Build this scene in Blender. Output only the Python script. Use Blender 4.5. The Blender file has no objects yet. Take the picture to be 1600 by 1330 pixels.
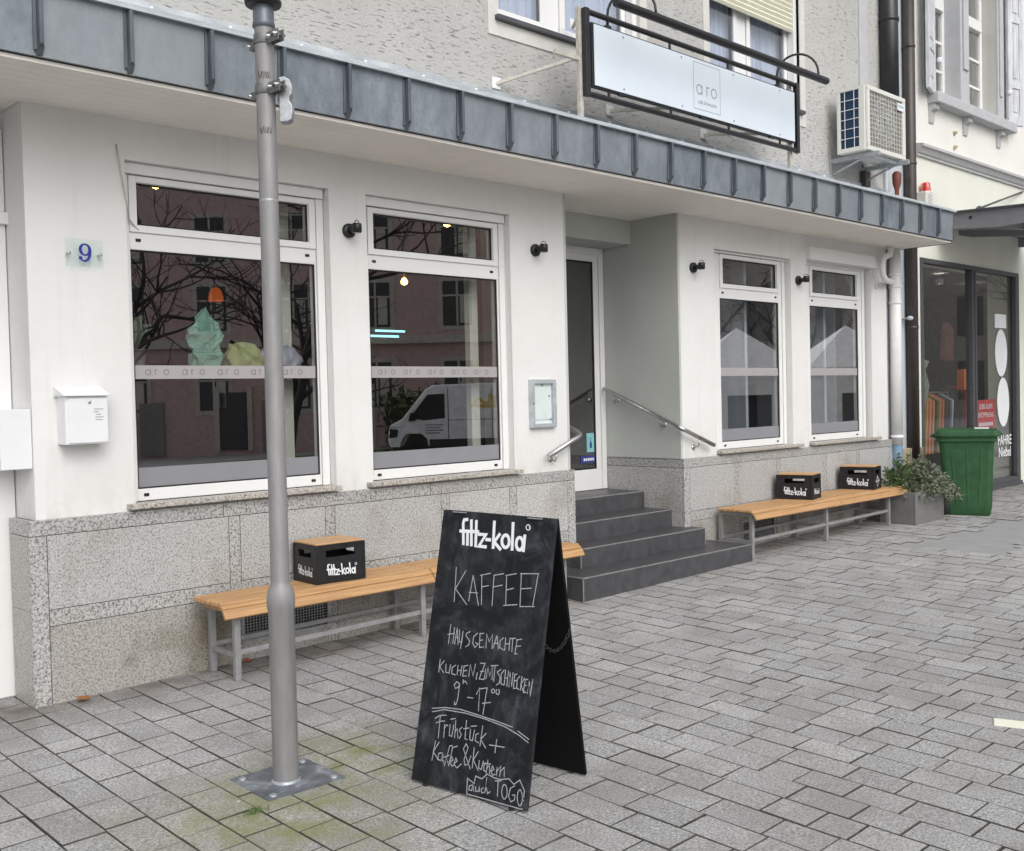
import bpy, bmesh, math, random
from mathutils import Vector, Matrix
random.seed(7)
S = bpy.context.scene
COL = S.collection
rad = math.radians

# ---------------------------------------------------------------- camera
cam = bpy.data.cameras.new("camera"); camo = bpy.data.objects.new("camera", cam); COL.objects.link(camo)
Rv = Vector((0.7212, -0.6923, -0.0236)); Fv = Vector((0.6922, 0.7212, -0.0273))
Fv.normalize(); Rv = (Rv - Fv * Rv.dot(Fv)).normalized(); Uv = Rv.cross(Fv)
CAM = Vector((-2.057, -6.023, 1.6))
camo.matrix_world = Matrix(((Rv.x, Uv.x, -Fv.x, CAM.x), (Rv.y, Uv.y, -Fv.y, CAM.y), (Rv.z, Uv.z, -Fv.z, CAM.z), (0, 0, 0, 1)))
cam.sensor_fit = 'HORIZONTAL'; cam.sensor_width = 36.0; cam.lens = 1634.1 / 1600 * 36
cam.clip_start = 0.05; cam.clip_end = 500
S.camera = camo

# ---------------------------------------------------------------- light
SUN_EL, SUN_AZ = 42.0, 200.0       # overcast: wide soft sun, high, from the street side
w = bpy.data.worlds.new("World"); S.world = w; w.use_nodes = True
nt = w.node_tree; nt.nodes.clear()
sky = nt.nodes.new('ShaderNodeTexSky'); sky.sky_type = 'NISHITA'; sky.sun_disc = False
sky.sun_elevation = rad(SUN_EL); sky.sun_rotation = rad(SUN_AZ); sky.dust_density = 4.0; sky.air_density = 1.0; sky.ozone_density = 1.0
hs = nt.nodes.new('ShaderNodeHueSaturation'); hs.inputs['Saturation'].default_value = 0.24
bg = nt.nodes.new('ShaderNodeBackground'); bg.inputs['Strength'].default_value = 0.15
wo = nt.nodes.new('ShaderNodeOutputWorld')
nt.links.new(sky.outputs[0], hs.inputs['Color']); nt.links.new(hs.outputs[0], bg.inputs[0]); nt.links.new(bg.outputs[0], wo.inputs[0])
sl = bpy.data.lights.new("sun", 'SUN'); sl.energy = 0.5; sl.angle = rad(65); sl.color = (1, 0.985, 0.965)
so = bpy.data.objects.new("sun", sl); COL.objects.link(so)
sd = Vector((math.sin(rad(SUN_AZ)) * math.cos(rad(SUN_EL)), math.cos(rad(SUN_AZ)) * math.cos(rad(SUN_EL)), math.sin(rad(SUN_EL))))
so.rotation_euler = sd.to_track_quat('Z', 'Y').to_euler(); so.location = (0, -8, 12)
S.view_settings.view_transform = 'Standard'; S.view_settings.look = 'None'; S.view_settings.exposure = 0.34; S.view_settings.gamma = 1
S.render.engine = 'CYCLES'

# ---------------------------------------------------------------- materials
class NT:
    def __init__(s, name):
        s.m = bpy.data.materials.new(name); s.m.use_nodes = True; s.t = s.m.node_tree; s.t.nodes.clear()
        s.o = s.n('ShaderNodeOutputMaterial'); s.b = s.n('ShaderNodeBsdfPrincipled'); s.l(s.b.outputs[0], s.o.inputs[0])
        s.tc = s.n('ShaderNodeTexCoord')
    def n(s, k): return s.t.nodes.new(k)
    def l(s, a, b): s.t.links.new(a, b)
    def pos(s, scale=(1, 1, 1), rot=(0, 0, 0)):
        g = s.n('ShaderNodeNewGeometry') if False else s.tc
        mp = s.n('ShaderNodeMapping'); mp.inputs['Scale'].default_value = scale; mp.inputs['Rotation'].default_value = rot
        s.l(g.outputs['Object'], mp.inputs[0]); return mp.outputs[0]
    def noise(s, v, scale, detail=3, rough=.55, dist=0):
        n = s.n('ShaderNodeTexNoise'); n.inputs['Scale'].default_value = scale; n.inputs['Detail'].default_value = detail
        n.inputs['Roughness'].default_value = rough; n.inputs['Distortion'].default_value = dist; s.l(v, n.inputs['Vector']); return n.outputs[0]
    def ramp(s, f, stops, interp='LINEAR'):
        r = s.n('ShaderNodeValToRGB'); r.color_ramp.interpolation = interp; e = r.color_ramp.elements
        while len(e) < len(stops): e.new(.5)
        for i, (p, c) in enumerate(stops):
            e[i].position = p; e[i].color = (c[0], c[1], c[2], 1) if isinstance(c, (tuple, list)) else (c, c, c, 1)
        s.l(f, r.inputs[0]); return r.outputs[0]
    def mix(s, f, a, b, mode='MIX'):
        m = s.n('ShaderNodeMix'); m.data_type = 'RGBA'; m.blend_type = mode
        for i, x in ((0, f), (6, a), (7, b)):
            if isinstance(x, (int, float)): m.inputs[i].default_value = x
            elif isinstance(x, (tuple, list)): m.inputs[i].default_value = (x[0], x[1], x[2], 1)
            else: s.l(x, m.inputs[i])
        return m.outputs[2]
    def math(s, op, a, b=0.0):
        m = s.n('ShaderNodeMath'); m.operation = op
        for i, x in ((0, a), (1, b)):
            if isinstance(x, (int, float)): m.inputs[i].default_value = x
            else: s.l(x, m.inputs[i])
        return m.outputs[0]
    def col(s, c):
        if isinstance(c, (tuple, list)): s.b.inputs['Base Color'].default_value = (c[0], c[1], c[2], 1)
        else: s.l(c, s.b.inputs['Base Color'])
    def rough(s, r):
        if isinstance(r, (int, float)): s.b.inputs['Roughness'].default_value = r
        else: s.l(r, s.b.inputs['Roughness'])
    def bump(s, h, strength=.5, dist=.01):
        b = s.n('ShaderNodeBump'); b.inputs['Strength'].default_value = strength; b.inputs['Distance'].default_value = dist
        s.l(h, b.inputs['Height']); s.l(b.outputs[0], s.b.inputs['Normal'])

def simple(name, c, rough=.5, metal=0, var=.12, vs=6, bs=0, bd=.002, bump=0, spec=None, stretch=(1, 1, 1)):
    k = NT(name); v = k.pos(stretch)
    f = k.noise(v, vs, 5, .6)
    lo = tuple(x * (1 - var) for x in c); hi = tuple(min(1, x * (1 + var)) for x in c)
    k.col(k.ramp(f, [(.3, lo), (.7, hi)])); k.rough(k.ramp(f, [(.2, max(0, rough - .08)), (.8, min(1, rough + .1))]))
    k.b.inputs['Metallic'].default_value = metal
    if bump: k.bump(k.noise(k.pos(), bs, 3), bump, bd)
    if spec is not None: k.b.inputs['Specular IOR Level'].default_value = spec
    return k.m

MT = {}
def mk_materials():
    # smooth white render of the ground floor
    k = NT('white_render'); v = k.pos()
    big = k.noise(v, 1.1, 4, .6); fine = k.noise(v, 55, 4, .65)
    sx = k.n('ShaderNodeSeparateXYZ'); k.l(v, sx.inputs[0]); mr = k.n('ShaderNodeMapRange'); mr.inputs[1].default_value = 1.32; mr.inputs[2].default_value = .97; k.l(sx.outputs['Z'], mr.inputs[0])
    spl = k.math('MULTIPLY', k.math('MULTIPLY', mr.outputs[0], mr.outputs[0]), k.ramp(k.noise(k.pos((1, 1, .5)), 9, 6, .7), [(.40, 0), (.70, .5)]))
    c = k.mix(k.ramp(big, [(.35, 0), (.75, 1)]), (.735, .733, .724), (.675, .67, .655)); c = k.mix(k.ramp(k.noise(k.pos((3, 3, .12)), 5, 5, .6), [(.56, 0), (.75, .22)]), c, (.56, .555, .53))
    k.col(k.mix(spl, c, (.43, .41, .36))); k.rough(.85)
    k.bump(k.math('ADD', fine, k.math('MULTIPLY', k.noise(v, 14, 3), .8)), .55, .006); MT['wall'] = k.m
    k = NT('grey_render'); v = k.pos(); k.col(k.ramp(k.noise(v, 1.3, 4), [(.3, (.46, .48, .45)), (.75, (.53, .55, .52))])); k.rough(.85)
    k.bump(k.noise(v, 60, 4, .65), .55, .006); MT['grey_wall'] = k.m
    # rough scratched render of the upper floor
    k = NT('scratched_render'); v = k.pos((2.6, 2.6, 17.0), (0, rad(-3), 0))
    n1 = k.noise(v, 4.6, 5, .64, .5); groove = k.ramp(n1, [(.33, 0), (.40, 1)])
    grain = k.noise(k.pos(), 60, 4, .7); big = k.noise(k.pos((1, 1, .5)), .7, 4)
    base = k.ramp(big, [(.3, (.43, .427, .41)), (.7, (.51, .507, .49))])
    k.col(k.mix(groove, (.435, .428, .408), base)); k.rough(.95)
    k.bump(k.math('ADD', groove, k.math('MULTIPLY', grain, .9)), 1.0, .009); MT['upper'] = k.m
    MT['upper_band'] = simple('pale_band_render', (.60, .59, .56), .9, var=.06, vs=9, bs=70, bump=.5, bd=.004)
    # granite, fine and coarse
    def granite(name, sc, lo, hi, dk, warm):
        k = NT(name); v = k.pos()
        n = k.noise(v, sc, 3, .62, .6); n2 = k.noise(v, sc * 2.6, 2, .6)
        isl = k.n('ShaderNodeNewGeometry').outputs['Random Per Island']
        c = k.ramp(k.math('ADD', k.math('MULTIPLY', n, .72), k.math('MULTIPLY', n2, .28)), [(.38, dk), (.455, lo), (.52, hi), (.62, tuple(min(1, x * 1.12) for x in hi))])
        st = k.noise(v, 1.5, 4, .6); c = k.mix(k.ramp(st, [(.52, 0), (.68, warm)]), c, (.46, .40, .29), 'MULTIPLY')
        c = k.mix(k.math('MULTIPLY', isl, .22), c, (.2, .2, .2)); k.col(c); k.rough(.42); k.bump(n2, .12, .002); return k.m
    MT['granite'] = granite('granite_slab', 92, (.345, .345, .34), (.515, .512, .50), (.16, .16, .16), .45)
    MT['granite_low'] = granite('granite_slab_weathered', 84, (.27, .262, .24), (.435, .42, .385), (.125, .122, .115), .9)
    MT['granite_trim'] = granite('granite_trim', 66, (.25, .248, .245), (.48, .475, .46), (.10, .10, .105), .3)
    MT['granite_sill'] = granite('granite_sill', 66, (.28, .26, .23), (.50, .47, .42), (.09, .085, .08), .4)
    # zinc
    k = NT('weathered_zinc'); v = k.pos((1, 1, .5))
    n = k.noise(v, 9, 6, .7); sp = k.noise(k.pos((1, 1, .6)), 46, 3, .6); isl = k.n('ShaderNodeNewGeometry').outputs['Random Per Island']
    c = k.ramp(n, [(.3, (.135, .160, .188)), (.5, (.20, .232, .265)), (.72, (.285, .32, .352))]); c = k.mix(k.ramp(sp, [(.59, 0), (.68, .55)]), c, (.12, .138, .155))
    c = k.mix(k.math('MULTIPLY', isl, .65), c, (.345, .375, .39)); k.col(c); k.b.inputs['Metallic'].default_value = .35; k.rough(k.ramp(n, [(.3, .42), (.7, .6)])); k.bump(k.noise(k.pos((1, 1, .4)), 5, 3), .25, .012); MT['zinc'] = k.m
    MT['zinc_shaded'] = simple('shaded_zinc_seam', (.115, .135, .157), .5, .35, .3, 14, stretch=(1, 1, .3))  # shade and stain of the seams painted in as a darker zinc
    MT['zinc_light'] = simple('folded_zinc', (.50, .54, .57), .4, .4, .2, 12, stretch=(.4, 1, 1))
    MT['soffit'] = simple('painted_boards', (.87, .835, .775), .6, var=.04, vs=4)
    MT['frame'] = simple('white_window_plastic', (.75, .75, .745), .32, var=.02, vs=3)
    MT['white_metal'] = simple('white_powder_coat', (.74, .75, .77), .35, var=.03, vs=4)
    MT['black_plastic'] = simple('black_plastic', (.012, .012, .014), .42, var=.25, vs=30)
    MT['black_metal'] = simple('black_painted_metal', (.014, .014, .016), .38, var=.2, vs=20)
    MT['steel'] = simple('brushed_stainless', (.52, .52, .51), .30, .9, .12, 25, stretch=(.2, 1, 1))
    MT['galv'] = simple('galvanized_steel', (.40, .42, .44), .48, .55, .25, 35)
    MT['frame_steel'] = simple('grey_painted_steel', (.30, .30, .305), .5, .3, .15, 18)
    MT['dark_galv'] = simple('weathered_dark_steel', (.17, .17, .172), .5, .4, .3, 25)
    MT['beige_metal'] = simple('weathered_cream_metal', (.47, .45, .40), .55, .1, .18, 25)
    MT['dark_tile'] = simple('dark_stone_tile', (.062, .061, .066), .40, var=.28, vs=10, bs=90, bump=.12)
    MT['nosing'] = simple('step_edge_strip', (.25, .25, .255), .45, .2, .2, 20)
    MT['bluegrey'] = simple('pale_blue_render', (.50, .54, .575), .85, var=.06, vs=3, bs=60, bump=.3)
    MT['cream'] = simple('cream_render', (.73, .728, .68), .9, var=.045, vs=1.4, bs=50, bump=.35, bd=.004)
    MT['cream_low'] = simple('cream_render_green_cast', (.70, .71, .635), .9, var=.05, vs=1.4, bs=50, bump=.3, bd=.004)  # green glass reflection painted into the cream render
    MT['stone_grey'] = simple('grey_sandstone', (.44, .445, .445), .85, var=.08, vs=8, bs=70, bump=.25)
    MT['stone_light'] = simple('painted_stone_trim', (.45, .46, .475), .8, var=.06, vs=8)
    MT['sandstone'] = simple('yellow_sandstone', (.40, .34, .22), .9, var=.2, vs=12, bs=40, bump=.4)
    MT['shutter'] = simple('peeling_grey_paint', (.56, .575, .60), .6, var=.26, vs=22, stretch=(1, 1, .15))
    MT['brown_pipe'] = simple('dark_brown_pipe', (.055, .045, .042), .4, .2, .2, 9)
    MT['black_pipe'] = simple('black_pipe', (.016, .016, .018), .35, var=.2, vs=9)
    MT['white_pipe'] = simple('white_painted_pipe', (.74, .74, .73), .4, var=.05, vs=6)
    MT['blue_pipe'] = simple('blue_grey_pipe_foot', (.135, .225, .32), .5, var=.12, vs=8)
    MT['anthracite'] = simple('anthracite_steel', (.085, .088, .095), .42, .2, .12, 9)
    MT['awning_grey'] = simple('violet_grey_steel', (.24, .24, .26), .45, .2, .08, 6)
    MT['bin'] = simple('green_bin_plastic', (.016, .078, .024), .55, var=.28, vs=9, bs=60, bump=.1)
    MT['planter'] = simple('grey_fibre_cement', (.165, .165, .165), .8, var=.14, vs=10, bs=60, bump=.2)
    MT['soil'] = simple('potting_soil', (.035, .025, .018), .95, var=.4, vs=40, bs=60, bump=.8)
    MT['pole'] = None
    k = NT('galvanized_pole'); v = k.pos((1, 1, .22)); n = k.noise(v, 18, 6, .7); st = k.noise(k.pos((1, 1, .08)), 30, 3)
    c = k.ramp(n, [(.25, (.215, .21, .212)), (.75, (.305, .30, .302))]); c = k.mix(k.ramp(st, [(.64, 0), (.72, .45)]), c, (.16, .155, .155)); k.col(c); k.rough(.55); k.b.inputs['Metallic'].default_value = .25; MT['pole'] = k.m
    MT['sleeve'] = simple('blue_grey_sleeve', (.13, .15, .17), .4, .3, .1, 12)
    k = NT('base_plate_steel'); v = k.pos(); n = k.noise(v, 9, 6, .7, .8); k.col(k.ramp(n, [(.3, (.09, .10, .115)), (.52, (.19, .21, .24)), (.70, (.42, .46, .50))])); k.b.inputs['Metallic'].default_value = .4; k.rough(.5); MT['plate'] = k.m
    # wood slats (grain along x)
    k = NT('larch_wood'); v = k.pos((.35, 9, 9)); isl = k.n('ShaderNodeNewGeometry').outputs['Random Per Island']
    n = k.noise(v, 6, 6, .65, .4); c = k.ramp(n, [(.25, (.28, .150, .065)), (.5, (.47, .275, .125)), (.78, (.60, .385, .19))])
    c = k.mix(k.math('MULTIPLY', isl, .30), c, (.38, .20, .085)); k.col(c); k.rough(.48); k.bump(n, .12, .003); MT['wood'] = k.m
    k = NT('beech_board'); n = k.noise(k.pos((1.2, 10, 10)), 5, 5, .6, .3); k.col(k.ramp(n, [(.3, (.47, .27, .13)), (.7, (.60, .38, .20))])); k.rough(.5); MT['lid_wood'] = k.m
    # chalkboard with wiped-chalk haze
    k = NT('chalkboard'); v = k.pos((1, 1, 1)); n = k.noise(v, 3.2, 6, .62, 1.5); n2 = k.noise(k.pos((5, 2.2, 1.2), (.5, .4, .3)), 6, 5, .7, .8)
    mk = k.math('MULTIPLY', k.ramp(n, [(.44, 0), (.66, 1)]), k.ramp(n2, [(.40, .1), (.72, 1)]))
    k.col(k.mix(mk, (.0075, .0088, .011), (.085, .095, .11))); k.rough(.62); k.b.inputs['Specular IOR Level'].default_value = .25; MT['board'] = k.m
    MT['board_black'] = simple('black_board_back', (.005, .005, .006), .7, var=.2, vs=8, spec=.15)
    k = NT('chalk'); n = k.noise(k.pos(), 260, 3, .7); k.col(k.ramp(n, [(.30, (.15, .16, .17)), (.62, (.48, .49, .51))])); k.rough(.95); MT['chalk'] = k.m
    MT['white_print'] = simple('white_print', (.76, .78, .80), .5, var=.03)
    MT['grey_print'] = simple('grey_print', (.28, .27, .27), .5, var=.03)
    MT['film_print'] = simple('film_lettering', (.165, .155, .155), .5, var=.03)
    MT['blue_print'] = simple('cobalt_blue_print', (.010, .025, .26), .4, var=.05)
    MT['film'] = simple('grey_window_film', (.36, .345, .34), .5, var=.03)
    MT['film_low'] = simple('grey_window_film_low', (.235, .24, .26), .45, var=.03)
    MT['sign_face'] = simple('satin_sign_panel', (.66, .735, .80), .35, var=.025, vs=2)
    MT['ac_white'] = simple('cream_ac_casing', (.66, .665, .62), .42, var=.04, vs=5)
    MT['ac_grille'] = simple('grey_ac_grille', (.22, .21, .19), .5, var=.06, vs=30)
    MT['ac_fins'] = simple('blue_ac_fins', (.018, .048, .10), .45, .4, .3, 30)
    MT['rust'] = simple('rusty_brown', (.16, .045, .03), .6, var=.3, vs=20)
    k = NT('red_beacon'); k.col((.55, .03, .02)); k.rough(.2); k.b.inputs['Transmission Weight'].default_value = .15; MT['red'] = k.m
    MT['leaf_sage'] = simple('sage_foliage', (.165, .195, .135), .75, var=.35, vs=14)
    MT['leaf_green'] = simple('green_foliage', (.075, .13, .04), .7, var=.35, vs=14)
    MT['stem'] = simple('woody_stem', (.10, .075, .05), .9, var=.3, vs=20)
    MT['dead_leaf'] = simple('dead_leaf', (.22, .085, .03), .8, var=.3, vs=40)
    MT['paper'] = simple('pale_paper', (.78, .79, .66), .7, var=.03)
    MT['rubber'] = simple('black_rubber', (.01, .01, .01), .7)
    MT['paper_poster'] = simple('white_paper', (.68, .72, .70), .6, var=.06, vs=9)
    MT['bed'] = simple('joint_sand', (.078, .071, .06), .95, var=.4, vs=12)
    MT['ground'] = simple('street_paving', (.33, .33, .33), .9, var=.12, vs=2)
    MT['asphalt'] = simple('smooth_asphalt', (.29, .295, .295), .85, var=.10, vs=5, bs=180, bump=.4)
    # paving blocks: tone per block, speckle, moss by the lamp post, dirt and painted shade along the wall
    k = NT('concrete_paving'); v = k.pos(); isl = k.n('ShaderNodeNewGeometry').outputs['Random Per Island']
    sp = k.noise(v, 95, 4, .8); mid = k.noise(v, 2.2, 5, .6)
    c = k.mix(isl, (.325, .325, .33), (.43, .428, .424)); c = k.mix(k.ramp(sp, [(.36, .95), (.5, 0)]), c, (.10, .10, .105)); c = k.mix(k.ramp(sp, [(.53, 0), (.66, .9)]), c, (.70, .70, .69))
    c = k.mix(k.ramp(mid, [(.40, 0), (.70, .65)]), c, (.225, .212, .19))
    def spot(x, y, r0, r1):
        sx = k.n('ShaderNodeVectorMath'); sx.operation = 'DISTANCE'; sx.inputs[1].default_value = (x, y, -.1); k.l(v, sx.inputs[0])
        mr = k.n('ShaderNodeMapRange'); mr.inputs[1].default_value = r0; mr.inputs[2].default_value = r1; mr.inputs[3].default_value = 1; mr.inputs[4].default_value = 0; k.l(sx.outputs['Value'], mr.inputs[0]); return mr.outputs[0]
    ms = k.math('MULTIPLY', k.math('MAXIMUM', spot(.80, -1.92, .10, .62), k.math('MAXIMUM', k.math('MULTIPLY', spot(.20, -2.25, .15, .85), .9), k.math('MULTIPLY', spot(1.0, -2.2, .05, .6), .5))), k.ramp(k.noise(v, 6, 5, .65), [(.36, .15), (.62, 1)]))
    c = k.mix(k.math('MULTIPLY', ms, .80), c, (.185, .195, .045))
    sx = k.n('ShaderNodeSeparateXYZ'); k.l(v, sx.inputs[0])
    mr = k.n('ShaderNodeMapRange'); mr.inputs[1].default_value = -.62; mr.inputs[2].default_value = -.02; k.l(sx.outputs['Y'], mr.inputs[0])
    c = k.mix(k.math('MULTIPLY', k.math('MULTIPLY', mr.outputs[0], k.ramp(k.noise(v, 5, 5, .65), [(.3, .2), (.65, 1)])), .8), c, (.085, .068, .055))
    vo = k.n('ShaderNodeTexVoronoi'); vo.inputs['Scale'].default_value = 2.3; k.l(v, vo.inputs['Vector']); c = k.mix(k.ramp(vo.outputs['Distance'], [(.035, .75), (.055, 0)]), c, (.14, .14, .14))
    vo = k.n('ShaderNodeTexVoronoi'); vo.inputs['Scale'].default_value = 3.7; k.l(v, vo.inputs['Vector']); c = k.mix(k.ramp(vo.outputs['Distance'], [(.028, .7), (.04, 0)]), c, (.62, .62, .60))
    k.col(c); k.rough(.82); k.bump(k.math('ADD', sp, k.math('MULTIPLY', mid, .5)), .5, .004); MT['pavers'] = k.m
    # glass: clear pane with a Fresnel mirror
    def glass(name, tint, ior):
        k = NT(name); k.t.nodes.remove(k.b); tr = k.n('ShaderNodeBsdfTransparent'); tr.inputs[0].default_value = (*tint, 1)
        gl = k.n('ShaderNodeBsdfGlossy'); gl.inputs['Roughness'].default_value = 0.0; gl.inputs[0].default_value = (.95, .95, .97, 1)
        lw = k.n('ShaderNodeLayerWeight'); f0 = ((ior - 1) / (ior + 1)) ** 2; fr = k.n('ShaderNodeMapRange'); fr.inputs[3].default_value = f0; fr.inputs[4].default_value = 1.0; k.l(k.math('POWER', lw.outputs['Facing'], 4.5), fr.inputs[0]); mx = k.n('ShaderNodeMixShader')
        k.l(fr.outputs[0], mx.inputs[0]); k.l(tr.outputs[0], mx.inputs[1]); k.l(gl.outputs[0], mx.inputs[2]); k.l(mx.outputs[0], k.o.inputs[0]); return k.m
    MT['glass'] = glass('window_glass', (.86, .88, .87), 3.3)
    MT['glass_up'] = glass('upper_window_glass', (.85, .88, .92), 2.5)
    MT['glass_clear'] = glass('clear_glass', (.95, .985, .98), 1.35)
    MT['glass_shop'] = glass('shop_glass', (.88, .90, .90), 2.3)
    MT['scribble'] = simple('brown_scribble', (.13, .095, .09), .8)
    k = NT('lace_curtain'); k.col(k.ramp(k.noise(k.pos((9, 1, .12)), 4, 4), [(.3, (.42, .46, .56)), (.7, (.66, .70, .78))])); k.rough(.9); MT['curtain'] = k.m
    MT['blind'] = simple('cream_roller_blind', (.66, .65, .52), .55, var=.04, vs=3)
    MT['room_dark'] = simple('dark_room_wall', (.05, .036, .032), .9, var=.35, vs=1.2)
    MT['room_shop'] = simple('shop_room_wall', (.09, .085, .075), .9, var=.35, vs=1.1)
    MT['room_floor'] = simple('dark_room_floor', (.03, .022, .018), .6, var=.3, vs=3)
    def emit(name, c, s):
        k = NT(name); k.col(c); k.b.inputs['Emission Color'].default_value = (*c, 1); k.b.inputs['Emission Strength'].default_value = s; return k.m
    MT['bulb'] = emit('warm_bulb', (1, .62, .12), 14.0); MT['spot_on'] = emit('shop_spot', (1, .93, .8), 45.0)
    MT['orange_shade'] = emit('orange_lamp_shade', (.80, .15, .015), .28); MT['led'] = emit('cyan_led_strip', (.35, .9, .95), 1.8)
    for nm, c in (('teal_paper', (.27, .50, .41)), ('yellow_cloth', (.42, .47, .22)), ('white_cloth', (.42, .45, .55)), ('navy_cloth', (.06, .09, .22)), ('wood_shelf', (.26, .14, .06)),
                  ('ochre_cloth', (.45, .22, .04)), ('orange_cloth', (.60, .18, .06)), ('dark_cloth', (.035, .035, .04)), ('red_paint', (.50, .02, .02)), ('teal_sticker', (.22, .50, .52)), ('blue_sticker', (.03, .05, .26)),
                  ('pink_facade', (.60, .42, .395)), ('pale_facade', (.58, .54, .47)), ('dark_window', (.07, .07, .075)), ('dim_window', (.26, .25, .23)), ('bark', (.03, .026, .024)), ('white_van', (.86, .86, .88)), ('van_glass', (.02, .022, .026)), ('tent_white', (.88, .88, .88)), ('roof_tile', (.15, .07, .05)), ('hedge', (.06, .075, .03)), ('yellow_print', (.75, .45, .02))):
        MT[nm] = simple(nm, c, .7, var=.15, vs=5)
mk_materials()

# ---------------------------------------------------------------- mesh building
class MB:
    def __init__(s): s.v = []; s.f = []; s.sm = []
    def add(s, vs, fs, smooth=False):
        o = len(s.v); s.v += [Vector(p) for p in vs]; s.f += [[i + o for i in f] for f in fs]; s.sm += [smooth] * len(fs); return s
    def box(s, x0, x1, y0, y1, z0, z1):
        return s.obox(Vector(((x0 + x1) / 2, (y0 + y1) / 2, (z0 + z1) / 2)), (1, 0, 0), (0, 1, 0), (0, 0, 1), abs(x1 - x0), abs(y1 - y0), abs(z1 - z0))
    def obox(s, c, a, b, n, la, lb, ln):
        a, b, n = Vector(a) * la / 2, Vector(b) * lb / 2, Vector(n) * ln / 2; c = Vector(c)
        if a.cross(b).dot(n) < 0: n = -n
        vs = [c - a - b - n, c + a - b - n, c + a + b - n, c - a + b - n, c - a - b + n, c + a - b + n, c + a + b + n, c - a + b + n]
        return s.add(vs, [(0, 3, 2, 1), (4, 5, 6, 7), (0, 1, 5, 4), (1, 2, 6, 5), (2, 3, 7, 6), (3, 0, 4, 7)])
    def bar(s, p, q, wd, ht, up=(0, 0, 1)):
        p, q = Vector(p), Vector(q); d = (q - p); L = d.length; d.normalize(); u = Vector(up); sd = d.cross(u).normalized(); u = sd.cross(d)
        return s.obox((p + q) / 2, d, sd, u, L, wd, ht)
    def prism(s, pts, axis, a, b):          # polygon pts in the plane normal to axis, from a to b
        def P(p, t): return (t, p[0], p[1]) if axis == 0 else ((p[0], t, p[1]) if axis == 1 else (p[0], p[1], t))
        n = len(pts); vs = [P(p, a) for p in pts] + [P(p, b) for p in pts]
        return s.add(vs, [list(range(n)), list(range(2 * n - 1, n - 1, -1))] + [(i, i + n, (i + 1) % n + n, (i + 1) % n) for i in range(n)])
    def tube(s, pts, r, k=12, cap=True):
        pts = [Vector(p) for p in pts]; rr = r if isinstance(r, (list, tuple)) else [r] * len(pts); vs = []; fs = []; ref = None
        for i, p in enumerate(pts):
            t = ((pts[min(i + 1, len(pts) - 1)] - pts[max(i - 1, 0)])).normalized()
            if ref is None: ref = Vector((0, 0, 1)) if abs(t.z) < .9 else Vector((1, 0, 0))
            a = (ref - t * ref.dot(t)).normalized(); b = t.cross(a); ref = a
            vs += [p + (a * math.cos(2 * math.pi * j / k) + b * math.sin(2 * math.pi * j / k)) * rr[i] for j in range(k)]
        for i in range(len(pts) - 1):
            fs += [(i * k + j, i * k + (j + 1) % k, (i + 1) * k + (j + 1) % k, (i + 1) * k + j) for j in range(k)]
        s.add(vs, fs, True)
        if cap:
            o = len(s.v) - len(vs); s.f += [[o + j for j in range(k - 1, -1, -1)], [o + (len(pts) - 1) * k + j for j in range(k)]]; s.sm += [False, False]
        return s
    def lathe(s, prof, c=(0, 0, 0), k=24, axis=(0, 0, 1)):
        c = Vector(c); z = Vector(axis).normalized(); a = z.orthogonal().normalized(); b = z.cross(a); vs = []; fs = []
        for r, h in prof: vs += [c + z * h + (a * math.cos(2 * math.pi * j / k) + b * math.sin(2 * math.pi * j / k)) * max(r, 1e-4) for j in range(k)]
        for i in range(len(prof) - 1): fs += [(i * k + j, i * k + (j + 1) % k, (i + 1) * k + (j + 1) % k, (i + 1) * k + j) for j in range(k)]
        return s.add(vs, fs, True)
    def ribbon(s, strokes, fr, wd, off=.0006, step=4e-5):   # flat strokes in a plane frame (origin, u, v, normal)
        o, eu, ev, n = [Vector(x) for x in fr]; h = off
        for st in strokes:
            q = [Vector((a, b)) for a, b in st]; L = []; R = []
            closed = (q[0] - q[-1]).length < 1e-4
            for i, p in enumerate(q):
                d1 = (q[i] - q[i - 1]) if i else ((q[0] - q[-2]) if closed else q[1] - q[0]); d2 = (q[i + 1] - q[i]) if i < len(q) - 1 else ((q[1] - q[0]) if closed else d1)
                d1 = d1.normalized() if d1.length else Vector((1, 0)); d2 = d2.normalized() if d2.length else d1
                t = d1 + d2
                if t.length < .3: t = d2
                t.normalize(); nn = Vector((-t.y, t.x)); m = wd / 2 / max(.55, abs(nn.dot(Vector((-d2.y, d2.x)))))
                ex = t * wd * .3 * ((i == len(q) - 1) - (i == 0)) if not closed else Vector((0, 0))
                L.append(p + nn * m + ex); R.append(p - nn * m + ex)
            vs = [o + eu * p.x + ev * p.y + n * h for p in L + R]; k = len(q)
            s.add(vs, [(i + k, i + 1 + k, i + 1, i) for i in range(k - 1)]); h += step
        return s
    def disc(s, fr, cx, cy, rx, ry, k=32, off=.001):
        o, eu, ev, n = [Vector(x) for x in fr]
        return s.add([o + eu * (cx + rx * math.cos(2 * math.pi * j / k)) + ev * (cy + ry * math.sin(2 * math.pi * j / k)) + n * off for j in range(k)], [list(range(k))])
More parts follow.
